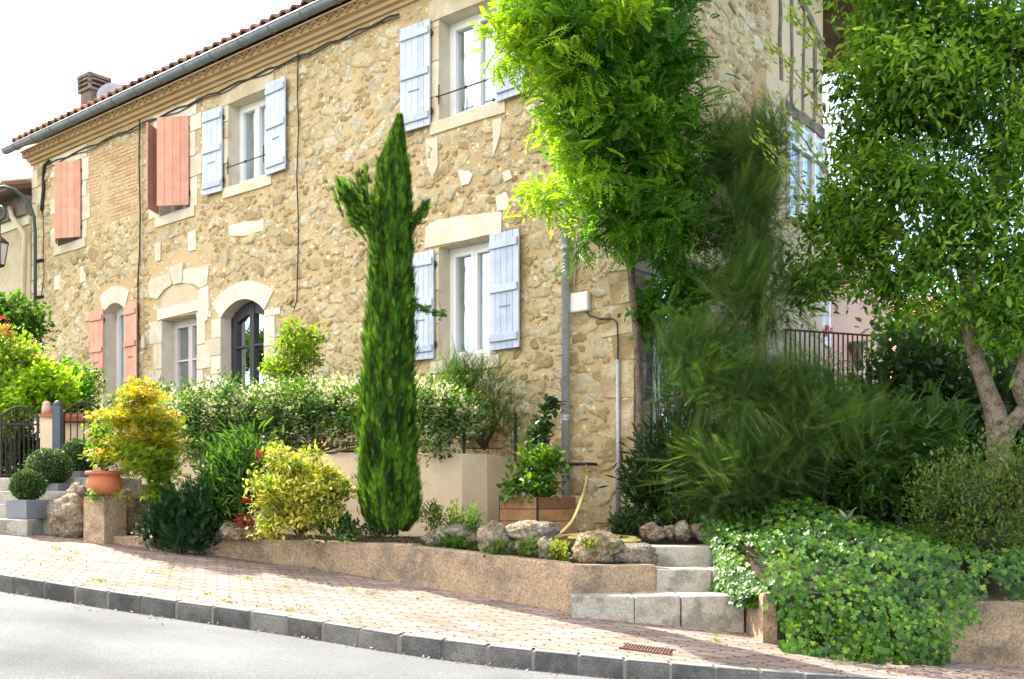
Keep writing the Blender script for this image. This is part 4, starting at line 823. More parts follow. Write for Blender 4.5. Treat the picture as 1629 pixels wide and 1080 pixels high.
c, ax, ay = rbox(165, 9.62, .28, .3, .8, 1.33, 22); mb = MB(); mb.box(c, ax, ay, UP, 0, .25, 0, .3, .7, 1.33)
o = tag(obj('stone_pedestal', mb, M['lowwall'], bevel=.01), 'square stone pedestal carrying the terracotta pot', 'pedestal'); rough(o, 3, .008, 4)
tp_ = c+ax*.13+ay*.15; tp_.z = 1.333; pot = thing('terracotta_pot', 'round bellied terracotta pot on the stone pedestal', 'plant pot', tp_)
mb = MB(); mb.lathe(tp_, [(.09,0),(.12,.015),(.155,.06),(.165,.11),(.155,.16),(.135,.195),(.14,.20),(.172,.205),(.176,.225),(.168,.237),(.14,.235),(.13,.20)], 32); obj('pot_body', mb, M['terra'], pot, smooth=True)
mb = MB(); mb.lathe(tp_+UP*.19, [(.01,0),(.133,.0),(.133,.012),(.01,.014)], 20); obj('potting_soil', mb, M['soil'], pot)
M['fresh'] = leafmat('fresh_leaves', [(.05,.12,.015),(.12,.22,.03),(.24,.34,.05)], .5)
M['red'] = leafmat('red_petals', [(.45,.015,.02),(.65,.03,.04),(.6,.05,.12)], .3, tcol=(1.2,.6,.6)); M['blush'] = leafmat('blush_petals', [(.75,.35,.22),(.8,.5,.4)], .3, tcol=(1.1,.8,.7)); M['petal'] = leafmat('cream_petals', [(.55,.52,.30),(.75,.72,.48),(.85,.83,.62)], .35, tcol=(1.1,1.05,.8))
def plant(name, label, cat, ells, ncl, per, cr, L, W, kind, m, base=None, stem='barkd', sr=.012, nst=10, group=None, flowers=None, core=0, **k):
    c0 = Vector(base) if base is not None else Vector((sum(e[0].x for e in ells)/len(ells), sum(e[0].y for e in ells)/len(ells), min(e[0].z-e[1][2] for e in ells)))
    e = thing(name, label, cat, c0, group); crown('foliage', ells, ncl, per, cr, L, W, kind, M[m], e, **k)
    mb = MB(); p, _ = clusters(ells, nst, .6); twigs(mb, c0, p, sr); obj('stem', mb, M[stem], e)
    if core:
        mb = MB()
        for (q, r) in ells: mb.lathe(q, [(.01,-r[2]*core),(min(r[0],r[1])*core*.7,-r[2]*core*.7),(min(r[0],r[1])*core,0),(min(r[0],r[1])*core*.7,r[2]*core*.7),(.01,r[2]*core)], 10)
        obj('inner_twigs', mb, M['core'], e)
    if flowers:
        fm, nf, per_, fcr, fs = flowers; crown('flower', ells, nf, per_, fcr, fs, fs, 'flower', M[fm], e, out=1.2, up=.6, rn=.4, shell=.12)
    return e
plant('potted_plant', 'bright leafy plant growing in the terracotta pot', 'plant', [EL(170,715,9.8,24,26), EL(160,690,9.8,14,16)], 60, 12, .05, .05, .03, 'leaf', 'fresh', base=tp_+UP*.2, nst=12, sr=.006)
plant('rose', 'blush rose flowers beside the terracotta pot plant', 'flower', [EL(145,690,10.0,6,5)], 6, 8, .02, .06, .05, 'flower', 'blush', base=P(150,745,10.0), nst=2, sr=.005)
plant('creeper', 'yellow green creeper around the foot of the terracotta pot', 'plant', [EL(150,788,9.6,14,3,.03), EL(190,788,9.6,12,3,.03)], 16, 10, .025, .025, .02, 'leaf', 'fresh', nst=3, sr=.004)
# rockery stones
def rock(px0, px1, py0, py1, Y, label, grp=None, seed=0, m='rock', dy=.75):
    k = Y/FPX; c = P((px0+px1)/2, (py0+py1)/2, Y); rx = (px1-px0)/2*k; rz = (py1-py0)/2*k; ry = min(rx, rz*1.4)*dy+.02
    bm = bmesh.new(); bmesh.ops.create_icosphere(bm, subdivisions=4, radius=1)
    for v in bm.verts:
        p = v.co.copy(); q = 1+.34*noise.noise(p*1.2+Vector((seed*3.1,0,0)))+.20*noise.noise(p*2.8+Vector((0,seed,0)))+.09*(1-abs(noise.noise(p*5+Vector((seed,0,0))))*3)+.05*noise.noise(p*11)
        f = max(abs(p.x), abs(p.y), abs(p.z)); p = p*q*(1+.15*(1-f)); v.co = Vector((c.x+p.x*rx, c.y+p.y*ry, c.z+p.z*rz))
    me = bpy.data.meshes.new('rock'); bm.to_mesh(me); bm.free(); a = me.attributes.new('rnd', 'FLOAT', 'POINT'); a.data.foreach_set('value', np.full(len(me.vertices), random.random(), np.float32))
    return tag(link('rock', me, M[m], None, True), label, 'rock', grp)
for a in ((676,764,838,872,8.85,'long low rock at the left end of the rockery under the white terrace wall'),(762,808,832,884,8.45,'tall leaning rock left of the biggest brown rocks in the rockery'),(806,884,829,866,8.5,'broad brown rock standing highest in the middle of the rockery'),
          (853,884,856,894,8.2,'small upright rock in front of the broad brown rock'),(798,852,862,888,8.3,'whitish rock between the leaning rock and the small upright one'),(913,985,849,900,8.15,'big grey pitted rock below the yellow hose'),(966,1044,865,900,8.2,'flat mossy rock beside the stone steps'),
          (1017,1055,833,858,8.75,'leftmost squarish stone of the small row behind the steps'),(1053,1075,836,857,8.8,'small brown stone between the squarish and the tall pale stone'),(1073,1097,829,860,8.75,'tall pale stone in the middle of the small row behind the steps'),
          (1094,1120,834,856,8.85,'rounded stone right of the tall pale stone'),(1108,1142,842,862,8.75,'low brown stone partly under grasses behind the steps'),(1148,1178,845,868,8.7,'rightmost grey stone of the small row at the edge of the ivy'),
          (349,385,832,858,9.4,'slanting brown rock at the left of the small pile under the red flowers'),(366,388,840,859,9.25,'round white stone in the middle of the small pile'),(383,412,838,860,9.3,'grey stone at the right of the small pile beside the golden shrub'),
          (80,132,792,862,9.95,'large cemented boulder beside the stone pedestal'),(108,142,770,802,10.2,'dark boulder behind the cemented boulder'),(188,214,782,852,10.1,'upright grey boulder right of the stone pedestal')):
    rock(*a, seed=a[0]*.37)
# gate and walls near it
gt = thing('iron_gate', 'black wrought iron garden gate leaf with arched top at the left edge', 'gate', P(30, 760, 11.5))
def gatepart(t, px0, px1, ytop, yb, Y, arch, nb_):
    m_ = MB(); q = [P(px0+(px1-px0)*k/12, ytop-arch*math.sin(math.pi*k/12), Y) for k in range(13)]; m_.tube(q, .014, 6)
    m_.tube([P(px0, ytop, Y), P(px0, yb, Y)], .014, 6); m_.tube([P(px1, ytop, Y), P(px1, yb, Y)], .014, 6); m_.tube([P(px0, ytop+14, Y), P(px1, ytop+14, Y)], .010, 6); m_.tube([P(px0, yb-4, Y), P(px1, yb-4, Y)], .012, 6); obj('gate_frame', m_, M['iron'], t)
    for k in range(1, nb_):
        x = px0+(px1-px0)*k/nb_; m_ = MB(); m_.tube([P(x, ytop-arch*math.sin(math.pi*k/nb_), Y), P(x, yb-4, Y)], .007, 6); obj('bar', m_, M['iron'], t)
gatepart(gt, 2, 60, 661, 760, 11.5, 14, 8)
g2_ = thing('iron_gate', 'second wrought iron leaf with round arch right of the blue grey post', 'gate', P(130, 730, 11.9)); gatepart(g2_, 102, 165, 657, 745, 11.9, 17, 6)
def bxp(mb, px0, px1, py0, py1, Y, d_): a = P(px0, py1, Y); b = P(px1, py0, Y); mb.box(Vector((0,0,0)), Vector((1,0,0)), Vector((0,1,0)), UP, a.x, b.x, Y, Y+d_, a.z, b.z)
gp = thing('gate_pillar', 'cream rendered gate pillar with terracotta cap and stone finial', 'gate pillar', P(73, 740, 11.8)); mb = MB(); bxp(mb, 64, 84, 662, 770, 11.8, .16); obj('pillar_shaft', mb, M['cream'], gp)
mb = MB(); bxp(mb, 62, 86, 658, 663, 11.76, .24); obj('cap_tile', mb, M['terra'], gp); q = P(74, 658, 11.88); mb = MB(); mb.lathe(q, [(.055,0),(.05,.08),(.04,.10),(.045,.11),(.04,.13),(.02,.145),(.005,.15)], 16); obj('finial', mb, M['pinkwall'], gp, smooth=True)
def post(px, py0, py1, Y, w_, label):
    e = thing('gate_post', label, 'post', P(px, py1, Y)); q = P(px, py1, Y); h = P(px, py0, Y).z-q.z; m_ = MB(); m_.box(q, Vector((1,0,0)), Vector((0,1,0)), UP, -w_, w_, -w_, w_, 0, h-.06); obj('post_shaft', m_, M['bluegrey'], e, bevel=.004); m_ = MB(); m_.lathe(q+UP*(h-.06), [(w_*.9,0),(w_,.02),(w_*.7,.05),(.005,.06)], 12); obj('post_knob', m_, M['bluegrey'], e, smooth=True)
M['bluegrey'] = mat('blue_grey_paint', [(.06,.075,.10),(.09,.11,.14)], 4, .5, .1, 50)
post(92, 637, 760, 11.6, .045, 'blue grey steel gate post with rounded top beside the pillar'); post(175, 636, 740, 12.0, .035, 'farther blue grey post just left of the yellow maple')
tw_ = thing('tiled_wall', 'low rendered wall capped with red tiles behind the gate post', 'wall', P(130, 745, 12.2)); mb = MB(); bxp(mb, 98, 230, 668, 780, 12.2, .15); obj('wall_body', mb, M['cream'], tw_)
mb = MB(); a0, a1 = P(97, 664, 12.2), P(230, 664, 12.2); x = a0.x
while x < a1.x: mb.tube([Vector((x, 12.12, a0.z-.03)), Vector((x, 12.28, a0.z+.03)), Vector((x, 12.44, a0.z-.03))], .045, 8); x += .085
obj('cap_tile', mb, M['terra'], tw_)
# ---------------------------------------------------------------- wooden planter, hose, fence
wp = P(855, 838, 9.0); wx = thing('wooden_planter', 'orange brown plank planter box at the foot of the downpipe', 'planter', (X_(855, 9.0)+.05, 9.15, .86))
cc0 = Vector((X_(855, 8.98), 8.98, 0)); aL = Vector((X_(795, 9.3), 9.3, 0))-cc0; aR = Vector((X_(916, 9.22), 9.22, 0))-cc0; lL, lR = aL.length, aR.length; aL.normalize(); aR.normalize()
for k in range(4):
    z0, z1 = .90+.107*k, .90+.107*k+.102
    for (a, l, b) in ((aL, lL, aR), (aR, lR, aL)):
        m_ = MB(); m_.box(cc0, a, b, UP, .012, l, 0, .02, z0, z1); obj('plank', m_, M['wood'], wx, bevel=.003)
    m_ = MB(); m_.box(cc0, aL, aR, UP, .03, lL, lR-.02, lR, z0, z1); m_.box(cc0, aR, aL, UP, .03, lR-.022, lL-.02, lL, z0, z1); obj('plank', m_, M['wood'], wx)
m_ = MB(); m_.box(cc0, aL, aR, UP, -.004, .010, -.004, .010, .88, 1.335); m_.box(cc0+aL*lL, aL, aR, UP, 0, .01, 0, .03, .88, 1.335); obj('corner_strip', m_, M['iron'], wx)
m_ = MB(); m_.box(cc0, aL, aR, UP, .03, lL-.03, .03, lR-.03, .9, 1.29); obj('potting_soil', m_, M['soil'], wx)
def spline(ps, n=8):
    out = []; ps = [ps[0]]+list(ps)+[ps[-1]]
    for i in range(1, len(ps)-2):
        a, b, c, d = ps[i-1:i+3]
        for k in range(n): t = k/n; out.append(.5*((2*b)+(c-a)*t+(2*a-5*b+4*c-d)*t*t+(3*b-a-3*c+d)*t**3))
    return out+[ps[-2]]
tapw = F(*FU(934, 746, .14), .14); hp = [tapw, tapw+Vector((-.01,-.04,-.12)), P(926, 790, 9.1), P(912, 825, 8.9), P(895, 845, 8.7), P(880, 856, 8.6), P(905, 851, 8.95), P(950, 853, 9.0), P(1000, 856, 8.95), P(1018, 860, 8.75), P(985, 861, 8.65), P(940, 857, 8.75), P(905, 855, 8.8), P(950, 850, 9.05), P(990, 853, 8.95), P(1012, 856, 8.85), P(990, 859, 8.8), P(955, 858, 8.7)]
mb = MB(); mb.tube(spline(hp), .0125, 8); tag(obj('garden_hose', mb, M['hose'], smooth=True), 'yellow garden hose hanging from the tap and coiled on the ground', 'hose')
wfn = thing('wire_fence', 'dark green wire mesh fence along the terrace behind the white flowering hedge', 'fence', P(700, 722, 10.2))
fp = [(X_(820, 10.7), 10.7), (X_(738, 10.1), 10.1), (X_(600, 10.45), 10.45), (X_(440, 11.05), 11.05), (X_(290, 11.6), 11.6)]
for x, y in fp: m_ = MB(); m_.tube([Vector((x, y, 1.7)), Vector((x, y, 2.2))], .018, 6); obj('post', m_, M['green_iron'], wfn)
m_ = MB()
for z in (1.78, 1.9, 2.02, 2.14): m_.tube([Vector((x, y, z)) for x, y in fp], .003, 4)
for (a, b), (c_, d_) in zip(fp, fp[1:]):
    l = math.hypot(c_-a, d_-b); k = int(l/.06)
    for i in range(k): x = a+(c_-a)*i/k; y = b+(d_-b)*i/k; m_.tube([Vector((x, y, 1.76)), Vector((x, y, 2.15))], .0018, 3, cap=False)
obj('wire_mesh', m_, M['green_iron'], wfn)
tr = thing('trough', 'long terracotta trough on the terrace under the dark shrub', 'planter', P(770, 710, 10.6)); mb = MB(); bxp(mb, 732, 800, 683, 712, 10.5, .3); obj('trough_body', mb, M['brick'], tr); mb = MB(); bxp(mb, 730, 802, 680, 684, 10.48, .34); obj('rim', mb, M['terra'], tr)
tq = P(500, 705, 10.9); pt2 = thing('terracotta_pot', 'terracotta pot half hidden behind the white flowering hedge', 'plant pot', tq); mb = MB(); mb.lathe(tq, [(.10,0),(.15,.2),(.16,.21),(.16,.24),(.14,.24),(.13,.2)], 20); obj('pot_body', mb, M['terra'], pt2)
# drain grate in the pavement
gm = G(1030, 1033); dg = thing('drain_grate', 'rusty slotted drain grate set into the pavement near the kerb', 'drain grate', gm); mb = MB(); ex_ = (G(1068, 1038)-G(992, 1028)); gl_ = ex_.length; ex_.normalize(); ey_ = Vector((0, 0, 1)).cross(ex_).normalized()
for k in range(16): mb.box(gm, ex_, ey_, UP, -gl_/2+gl_*k/16, -gl_/2+gl_*k/16+gl_/32, -.09, .09, -.01, .007)
mb.box(gm, ex_, ey_, UP, -gl_/2-.015, gl_/2+.015, .09, .105, -.01, .008); mb.box(gm, ex_, ey_, UP, -gl_/2-.015, gl_/2+.015, -.105, -.09, -.01, .008); obj('grate_bars', mb, M['grate'], dg)
mb = MB(); mb.box(gm, ex_, ey_, UP, -gl_/2, gl_/2, -.09, .09, -.02, .002); obj('grate_pit', mb, M['dark'], dg)
# ---------------------------------------------------------------- pink house, railing at the back right
ph = thing('pink_house', 'pink rendered house with white windows seen through the foliage on the right', 'house', P(1340, 640, 17)); mb = MB()
A = P(1190, 700, 15.0); B_ = P(1416, 700, 19.5); A.z = B_.z = 1.0; e = (B_-A); pl_ = e.length; e.normalize(); nrm = Vector((e.y, -e.x, 0)); nrm = nrm if nrm.y < 0 else -nrm; zt2 = 6.2
mb.box(A, e, nrm, UP, 0, pl_, -6, 0, -.6, zt2-1.0); obj('wall', mb, M['pinkwall'], ph)
def onp(px, py): r = Vector(((px-CX)/FPX, 1, (HY-py)/FPX)); k = nrm.dot(Vector((A.x, A.y, 0)))/nrm.dot(Vector((r.x, r.y, 0))); p = r*k; return ((p-A).x*e.x+(p-A).y*e.y, EYE+p.z-A.z)
def pw(px0, px1, py0, py1, key, nm, h):
    a, z1 = onp(px0, py0); b, _ = onp(px1, py0); _, z0 = onp(px0, py1); m_ = MB(); f = .07
    m_.box(A, e, nrm, UP, a, a+f, 0.0, h, z0, z1); m_.box(A, e, nrm, UP, b-f, b, 0, h, z0, z1); m_.box(A, e, nrm, UP, a+f, b-f, 0, h, z1-f, z1); m_.box(A, e, nrm, UP, a+f, b-f, 0, h, z0, z0+f); m_.box(A, e, nrm, UP, (a+b)/2-.03, (a+b)/2+.03, 0, h-.01, z0+f, z1-f)
    w1 = obj(nm, m_, M[key], ph); m_ = MB(); m_.box(A, e, nrm, UP, a+f, b-f, .002, .012, z0+f, z1-f); obj('pane', m_, M['curtain' if key == 'white' else 'dark'], w1)
pw(1281, 1316, 447, 542, 'white', 'window', .06); pw(1272, 1322, 578, 640, 'rust', 'door', .06)
mb = MB(); a, zz_ = onp(1275, 432); b, _ = onp(1330, 432); mb.box(A, e, nrm, UP, a, b, 0, .35, zz_, zz_+.08); obj('awning', mb, M['oldwood'], ph)
mb = MB(); 
for s_ in (0,): mb.box(A-e*.2, e, nrm, UP, 0, pl_+.4, -6.2, .3, zt2-1.0, zt2-.9)
obj('roof', mb, M['tile'], ph)
up_ = P(1353, 553, 16.6); q, zq = onp(1353, 553); uq = A+e*q+nrm*.12+UP*0; ur = thing('wall_planter', 'dark grey pointed wall urn hanging on the pink house', 'wall planter', (uq.x, uq.y, EYE+(HY-575)*16.9/FPX)); mb = MB(); mb.lathe(ur.location, [(.01,-.05),(.05,.05),(.09,.25),(.13,.40),(.17,.43),(.17,.47),(.14,.47)], 16); obj('urn_body', mb, M['oldwood'], ur, smooth=True)
rf_ = thing('iron_railing', 'rusty wrought iron railing in front of the pink house', 'railing', P(1340, 640, 12.5)); mb = MB()
for y in (528, 612): mb.tube([P(1245, y-4*(y<600), 12.2), P(1390, y+6*(y<600), 13.2)], .013, 6)
obj('rail', mb, M['rust'], rf_)
for k in range(19):
    x = 1250+7.6*k; Y = 12.2+(k/19); mb = MB(); mb.tube([P(x, 524+k*.6, Y), P(x, 640, Y)], .010, 6); mb.lathe(P(x, 588, Y), [(.01,-.02),(.022,0),(.01,.02)], 6); obj('bar', mb, M['rust'], rf_)
th = thing('tiled_house', 'low house with orange tiled roof far behind the right tree', 'house', P(1580, 640, 24)); mb = MB(); bxp(mb, 1440, 1760, 500, 800, 24, 6); obj('wall', mb, M['pinkwall'], th); mb = MB(); a, b = P(1425, 500, 23.6), P(1775, 500, 23.6)
mb.add([a, b, b+Vector((0,3.4,1.0)), a+Vector((0,3.4,1.0))], [(0,1,2,3)]); mb.add([a+UP*.06, b+UP*.06, b+Vector((0,3.4,1.06)), a+Vector((0,3.4,1.06))], [(0,1,2,3)]); obj('roof', mb, M['terra'], th)
# ================================================================ PLANTS
M['cyp'] = leafmat('cypress_sprays', [(.03,.045,.012),(.028,.07,.010),(.045,.12,.012),(.08,.19,.015),(.13,.26,.02)], .35, ro=.7, spec=.15)
M['wist'] = leafmat('wisteria_leaves', [(.018,.065,.008),(.045,.145,.012),(.09,.24,.018),(.18,.34,.03)], .48)
M['wisty'] = leafmat('lime_and_backlit_wisteria_leaves', [(.12,.26,.02),(.22,.38,.025),(.36,.47,.04)], .55)  # wisteria's backlit tone as leaf colour; the lime shrub's own green
M['tam'] = leafmat('feathery_sprays', [(.022,.055,.016),(.045,.105,.024),(.085,.16,.034),(.17,.24,.06)], .42, ro=.7)
M['tree'] = leafmat('tree_leaves', [(.025,.07,.013),(.06,.15,.02),(.14,.28,.035),(.30,.43,.08)], .55)
M['sprig'] = leafmat('pale_leaves', [(.14,.24,.03),(.24,.36,.04),(.34,.42,.07)], .5)
M['citrus'] = leafmat('citrus_leaves', [(.025,.08,.012),(.06,.14,.015),(.14,.24,.02)], .35)
M['fern'] = leafmat('fern_leaves', [(.02,.055,.010),(.045,.11,.016),(.08,.17,.025)], .35)
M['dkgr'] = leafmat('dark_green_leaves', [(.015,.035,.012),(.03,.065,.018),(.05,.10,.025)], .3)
M['ivy'] = leafmat('ivy_leaves', [(.02,.06,.008),(.045,.13,.012),(.08,.20,.018),(.20,.32,.03)], .4, ro=.38, spec=.45)
M['gold'] = leafmat('variegated_leaves', [(.04,.10,.015),(.14,.22,.03),(.40,.40,.05),(.60,.53,.10),(.70,.64,.24)], .4, tcol=(1.5,1.5,.6))
M['maple'] = leafmat('yellow_maple_leaves', [(.07,.15,.012),(.16,.24,.015),(.28,.31,.02),(.40,.30,.02),(.48,.22,.02)], .45)
M['mapleg'] = leafmat('green_maple_leaves', [(.06,.13,.015),(.14,.24,.02),(.26,.34,.03)], .5)
M['jas'] = leafmat('hedge_leaves', [(.018,.055,.012),(.035,.10,.018),(.07,.17,.03),(.16,.26,.05)], .4)
M['jun'] = leafmat('juniper_sprays', [(.008,.03,.012),(.016,.055,.018),(.03,.08,.025)], .25)
M['agave'] = leafmat('agave_leaves', [(.14,.20,.13),(.22,.28,.19)], .15)
M['weed'] = leafmat('weed_leaves', [(.08,.14,.02),(.16,.22,.03),(.26,.27,.07)], .4)
M['dry'] = leafmat('dry_leaves', [(.16,.07,.03),(.30,.14,.06),(.40,.25,.12)], .2, tcol=(1,.8,.5))
M['sedum'] = leafmat('red_sedum', [(.30,.05,.04),(.45,.10,.07)], .2, tcol=(1.2,.6,.5))
def tree(name, label, cat, trunks, ells, ncl, per, cr, L, W, kind, m, bark='bark', ntw=40, group=None, twr=.02, parts=(), **k):
    b0 = Vector(trunks[0][0][0]); e = thing(name, label, cat, b0, group); mb = MB()
    for pts, rs in trunks: mb.tube(spline([Vector(p) for p in pts], 4), list(np.interp(np.linspace(0, len(rs)-1, (len(pts)-1)*4+1), range(len(rs)), rs)), 10)
    tips = [Vector(t[0][-1]) for t in trunks]; mids = [Vector(p) for t in trunks for p in t[0][1:]]
    ps, _ = clusters(ells, ntw, .6)
    for p in ps: p = Vector(p); s = min(mids, key=lambda q: (q-p).length); twigs(mb, s, [p], twr, .12, 5)
    obj('trunk', mb, M[bark], e, smooth=True)
    crown('crown', ells, ncl, per, cr, L, W, kind, M[m], e, **k); return e
# Italian cypress
e = thing('cypress', 'tall narrow dark green cypress standing in the bed before the terrace wall', 'tree', P(622, 842, 9.05))
YC = 9.05; prof = [(190,2),(215,8),(250,18),(300,24),(350,29),(380,31),(420,29),(500,32),(560,35),(600,34),(700,40),(780,43),(825,40),(842,28)]; cxs = [(190,636),(215,632),(260,625),(350,624),(500,622),(600,618),(700,616),(842,622)]
n = 36000; py = rng.uniform(188, 846, n); rad = np.interp(py, [p[0] for p in prof], [p[1] for p in prof]); th_ = rng.uniform(0, 2*np.pi, n); lump = np.array([noise.noise(Vector((math.cos(t)*2.2, math.sin(t)*2.2, y*.012))) for t, y in zip(th_, py)]); fine = np.array([noise.noise(Vector((math.cos(t)*6, math.sin(t)*6, y*.02+9))) for t, y in zip(th_, py)])
rr = rad*(.80+.20*np.sqrt(rng.random(n))+.24*lump+.22*fine+.13*np.abs(rng.normal(size=n))*(rng.random(n)<.25))*YC/FPX; cxp = np.interp(py, [c[0] for c in cxs], [c[1] for c in cxs]); k = YC/FPX
C = np.stack([(cxp-CX)*k+rr*np.cos(th_), YC+rr*np.sin(th_), EYE+(HY-py)*k], 1); od = np.stack([np.cos(th_), np.sin(th_), 0*th_], 1)
dr = od*.28+np.array([0,0,1.0])+rdir(n)*.22; sz = np.where(py < 260, .6, 1.0)
leaves('crown', C, dr, od+rdir(n)*.6, rng.uniform(.05, .11, n)*sz, rng.uniform(.03, .075, n)*sz, 'tuft', M['cyp'], e, rnd=np.clip(.45+.9*fine+.28*rng.normal(size=n), 0, 1))
def wisp(pts, m, par, nn=160, L=.11, sp=.02, kind='tuft', nm='branch', W=.8):
    q = spline([Vector(p) for p in pts], 12); ii = rng.integers(0, len(q)-1, nn); c = np.array([list(q[i]) for i in ii])+rng.normal(size=(nn, 3))*sp; d = np.array([list((q[min(i+2, len(q)-1)]-q[max(0, i-1)]).normalized()) for i in ii])
    return leaves(nm, c, d+rdir(nn)*.35, rdir(nn), L*rng.uniform(.6, 1.2, nn), L*W, kind, M[m], par)
wisp([P(592,372,9.0),P(570,345,8.95),P(556,318,8.9),P(546,300,8.9)], 'cyp', e, 420, .09, .045); wisp([P(590,350,9.0),P(580,310,8.95),P(578,275,8.9)], 'cyp', e, 200, .08, .035); wisp([P(650,365,9.0),P(668,345,8.95),P(678,325,8.9)], 'cyp', e, 90, .08, .02); wisp([P(655,480,9.0),P(675,492,8.9),P(700,498,8.85)], 'cyp', e, 90, .07, .02)
mb = MB(); mb.tube([P(622,850,9.05), P(622,600,9.05), P(626,250,9.05)], [.07,.05,.015], 8); obj('trunk', mb, M['barkd'], e)
# wisteria over the corner of the house
def WE(px, py, o, rx, ry, ro=.35):
    u, z = FU(px, py, o); k = F(u, z, o).y/FPX; return (F(u, z, o), (rx*k, ro, ry*k))
base_w = Vector((X_(1000, 9.75), 9.75, .95)); wl_ = [EL(880,30,8.9,50,50,.4), EL(955,50,8.9,75,70,.45), EL(1035,80,9.3,60,75,.45), EL(915,140,8.9,42,50,.35), EL(985,190,9.2,75,70,.45), EL(1062,160,9.5,48,60,.4), EL(965,300,9.3,44,50,.35), EL(1055,270,9.5,56,70,.4), EL(925,240,9.0,26,50,.25), EL(938,372,9.2,36,20,.25), EL(1075,380,9.4,50,30,.35), EL(1020,340,9.2,60,50,.3), EL(1105,65,9.6,16,20,.15), EL(1000,-60,9.2,150,60,.5)]
tree('wisteria', 'huge green wisteria hanging over the right corner of the stone house', 'climbing plant', [([Vector((X_(1018,9.95),9.97,.95)), P(1017,640,9.95), P(1004,440,9.8), P(985,330,9.6), P(960,220,9.3), P(950,100,9.3)], [.03,.03,.035,.035,.03,.02]), ([P(1010,800,9.85), P(1018,600,9.95), P(1004,420,9.8), P(1030,300,9.7), P(1060,200,9.6)], [.04,.035,.035,.03,.02])],
     wl_, 560, 12, .095, .15, .15, 'pinnate', 'wist', bark='rosy', ntw=50, out=.55, up=-.05, rn=.45, shell=.4, lv=.35, ctint=.8, coh=.5)
wy = [EL(805,70,8.75,16,30,.2), EL(838,40,8.7,28,34,.25), EL(878,190,8.75,12,40,.2), EL(868,312,8.8,30,28,.22), EL(855,95,8.7,22,22,.2), EL(900,250,8.8,10,30,.15), EL(845,-10,8.7,40,30,.25), EL(985,20,8.6,30,20,.2)]
e = [o for o in col.objects if o.name.startswith('wisteria') and o.type == 'EMPTY'][0]
o = crown('lighter_foliage', wy, 130, 10, .07, .13, .14, 'pinnate', M['wisty'], e, out=.6, up=.0, rn=.6, shell=.4); o['label'] = 'yellow green leaves with backlight painted into their colour'  # left edge clumps: sun shining through, painted as a yellower leaf
o = crown('lighter_foliage', [EL(915,110,8.6,50,70,.2), EL(950,270,8.8,50,30,.25), EL(1030,220,9.0,50,50,.2)], 22, 8, .10, .14, .15, 'pinnate', M['wisty'], e, out=.6, up=.0, rn=.6, shell=.4); o['label'] = 'lighter leaves in the middle'
# feathery tamarisk like shrub
tb = Vector((X_(1235, 9.0), 9.0, .98)); te = [EL(1155,250,9.5,30,50,.3), EL(1195,270,9.5,30,50,.3), EL(1185,350,9.4,62,60,.35), EL(1200,470,9.2,74,75,.4), EL(1110,560,9.0,50,34,.3), EL(1150,620,8.9,95,70,.5), EL(1275,625,8.9,60,40,.4), EL(1280,690,8.8,120,60,.5), EL(1180,750,8.7,95,55,.4), EL(1370,680,8.9,50,30,.4), EL(1225,230,9.7,25,60,.2)]
tree('tamarisk', 'large feathery dark green shrub with drooping sprays beside the house corner', 'shrub', [([tb, P(1225,680,9.1), P(1210,540,9.2), P(1195,400,9.4), P(1180,270,9.5)], [.05,.045,.035,.025,.012]), ([P(1308,838,8.9), P(1312,760,8.95), P(1300,680,9.0)], [.02,.018,.012]), ([tb, P(1180,720,8.9), P(1130,600,8.9)], [.035,.03,.015])],
     te, 980, 16, .07, .25, .20, 'feather', 'tam', bark='bark', ntw=60, twr=.012, out=.55, up=.30, rn=.22, shell=.55, lv=.45, ctint=.8, coh=.75)
# big tree on the right
TB0 = Vector((X_(1592, 8.3), 8.3, 1.0)); tk = [([TB0+Vector((-.02,0,-.15)), P(1588,690,8.3), P(1570,620,8.3), P(1548,555,8.3), P(1538,500,8.3), P(1530,420,8.4), P(1500,300,8.6), P(1480,180,8.7)], [.095,.09,.068,.055,.045,.035,.025,.012]), ([P(1590,720,8.3), P(1605,680,8.25), P(1632,648,8.2), P(1680,560,8.2), P(1700,400,8.3)], [.075,.065,.06,.05,.03]), ([P(1632,648,8.2), P(1618,610,8.1), P(1629,560,8.1), P(1610,430,8.2)], [.05,.045,.04,.02]), ([P(1540,520,8.3), P(1560,400,8.2), P(1600,260,8.2), P(1640,120,8.3)], [.045,.04,.03,.015]), ([P(1535,470,8.35), P(1460,400,8.5), P(1380,340,8.7)], [.04,.028,.012])]
ce = [EL(1400,50,8.6,48,75,.6), EL(1465,40,8.6,90,60,.8), EL(1580,60,8.3,90,85,.8), EL(1410,165,8.5,62,55,.6), EL(1510,170,8.4,90,70,.8), EL(1610,220,8.2,60,80,.7), EL(1385,270,8.7,52,55,.5), EL(1440,290,8.5,75,55,.7), EL(1560,330,8.2,85,60,.7), EL(1375,370,8.8,72,45,.6), EL(1305,350,9.0,24,30,.3), EL(1350,130,8.8,24,50,.3), EL(1352,230,8.9,24,40,.3), EL(1500,480,8.1,50,34,.4), EL(1610,500,8.0,50,44,.4), EL(1335,330,8.9,30,60,.3), EL(1450,120,8.3,120,80,.6), EL(1480,400,8.4,85,42,.6), EL(1600,420,8.1,60,60,.5), EL(1420,450,8.8,80,30,.5), EL(1560,490,8.4,75,26,.5), EL(1300,440,9.0,40,45,.4), EL(1700,100,8.4,110,200,.9), EL(1460,-90,8.6,240,80,1.0), EL(1720,380,8.2,90,120,.8)]
ce = [(c_, (r_[0]*.84, r_[1]*.9, r_[2]*.80)) for c_, r_ in ce]
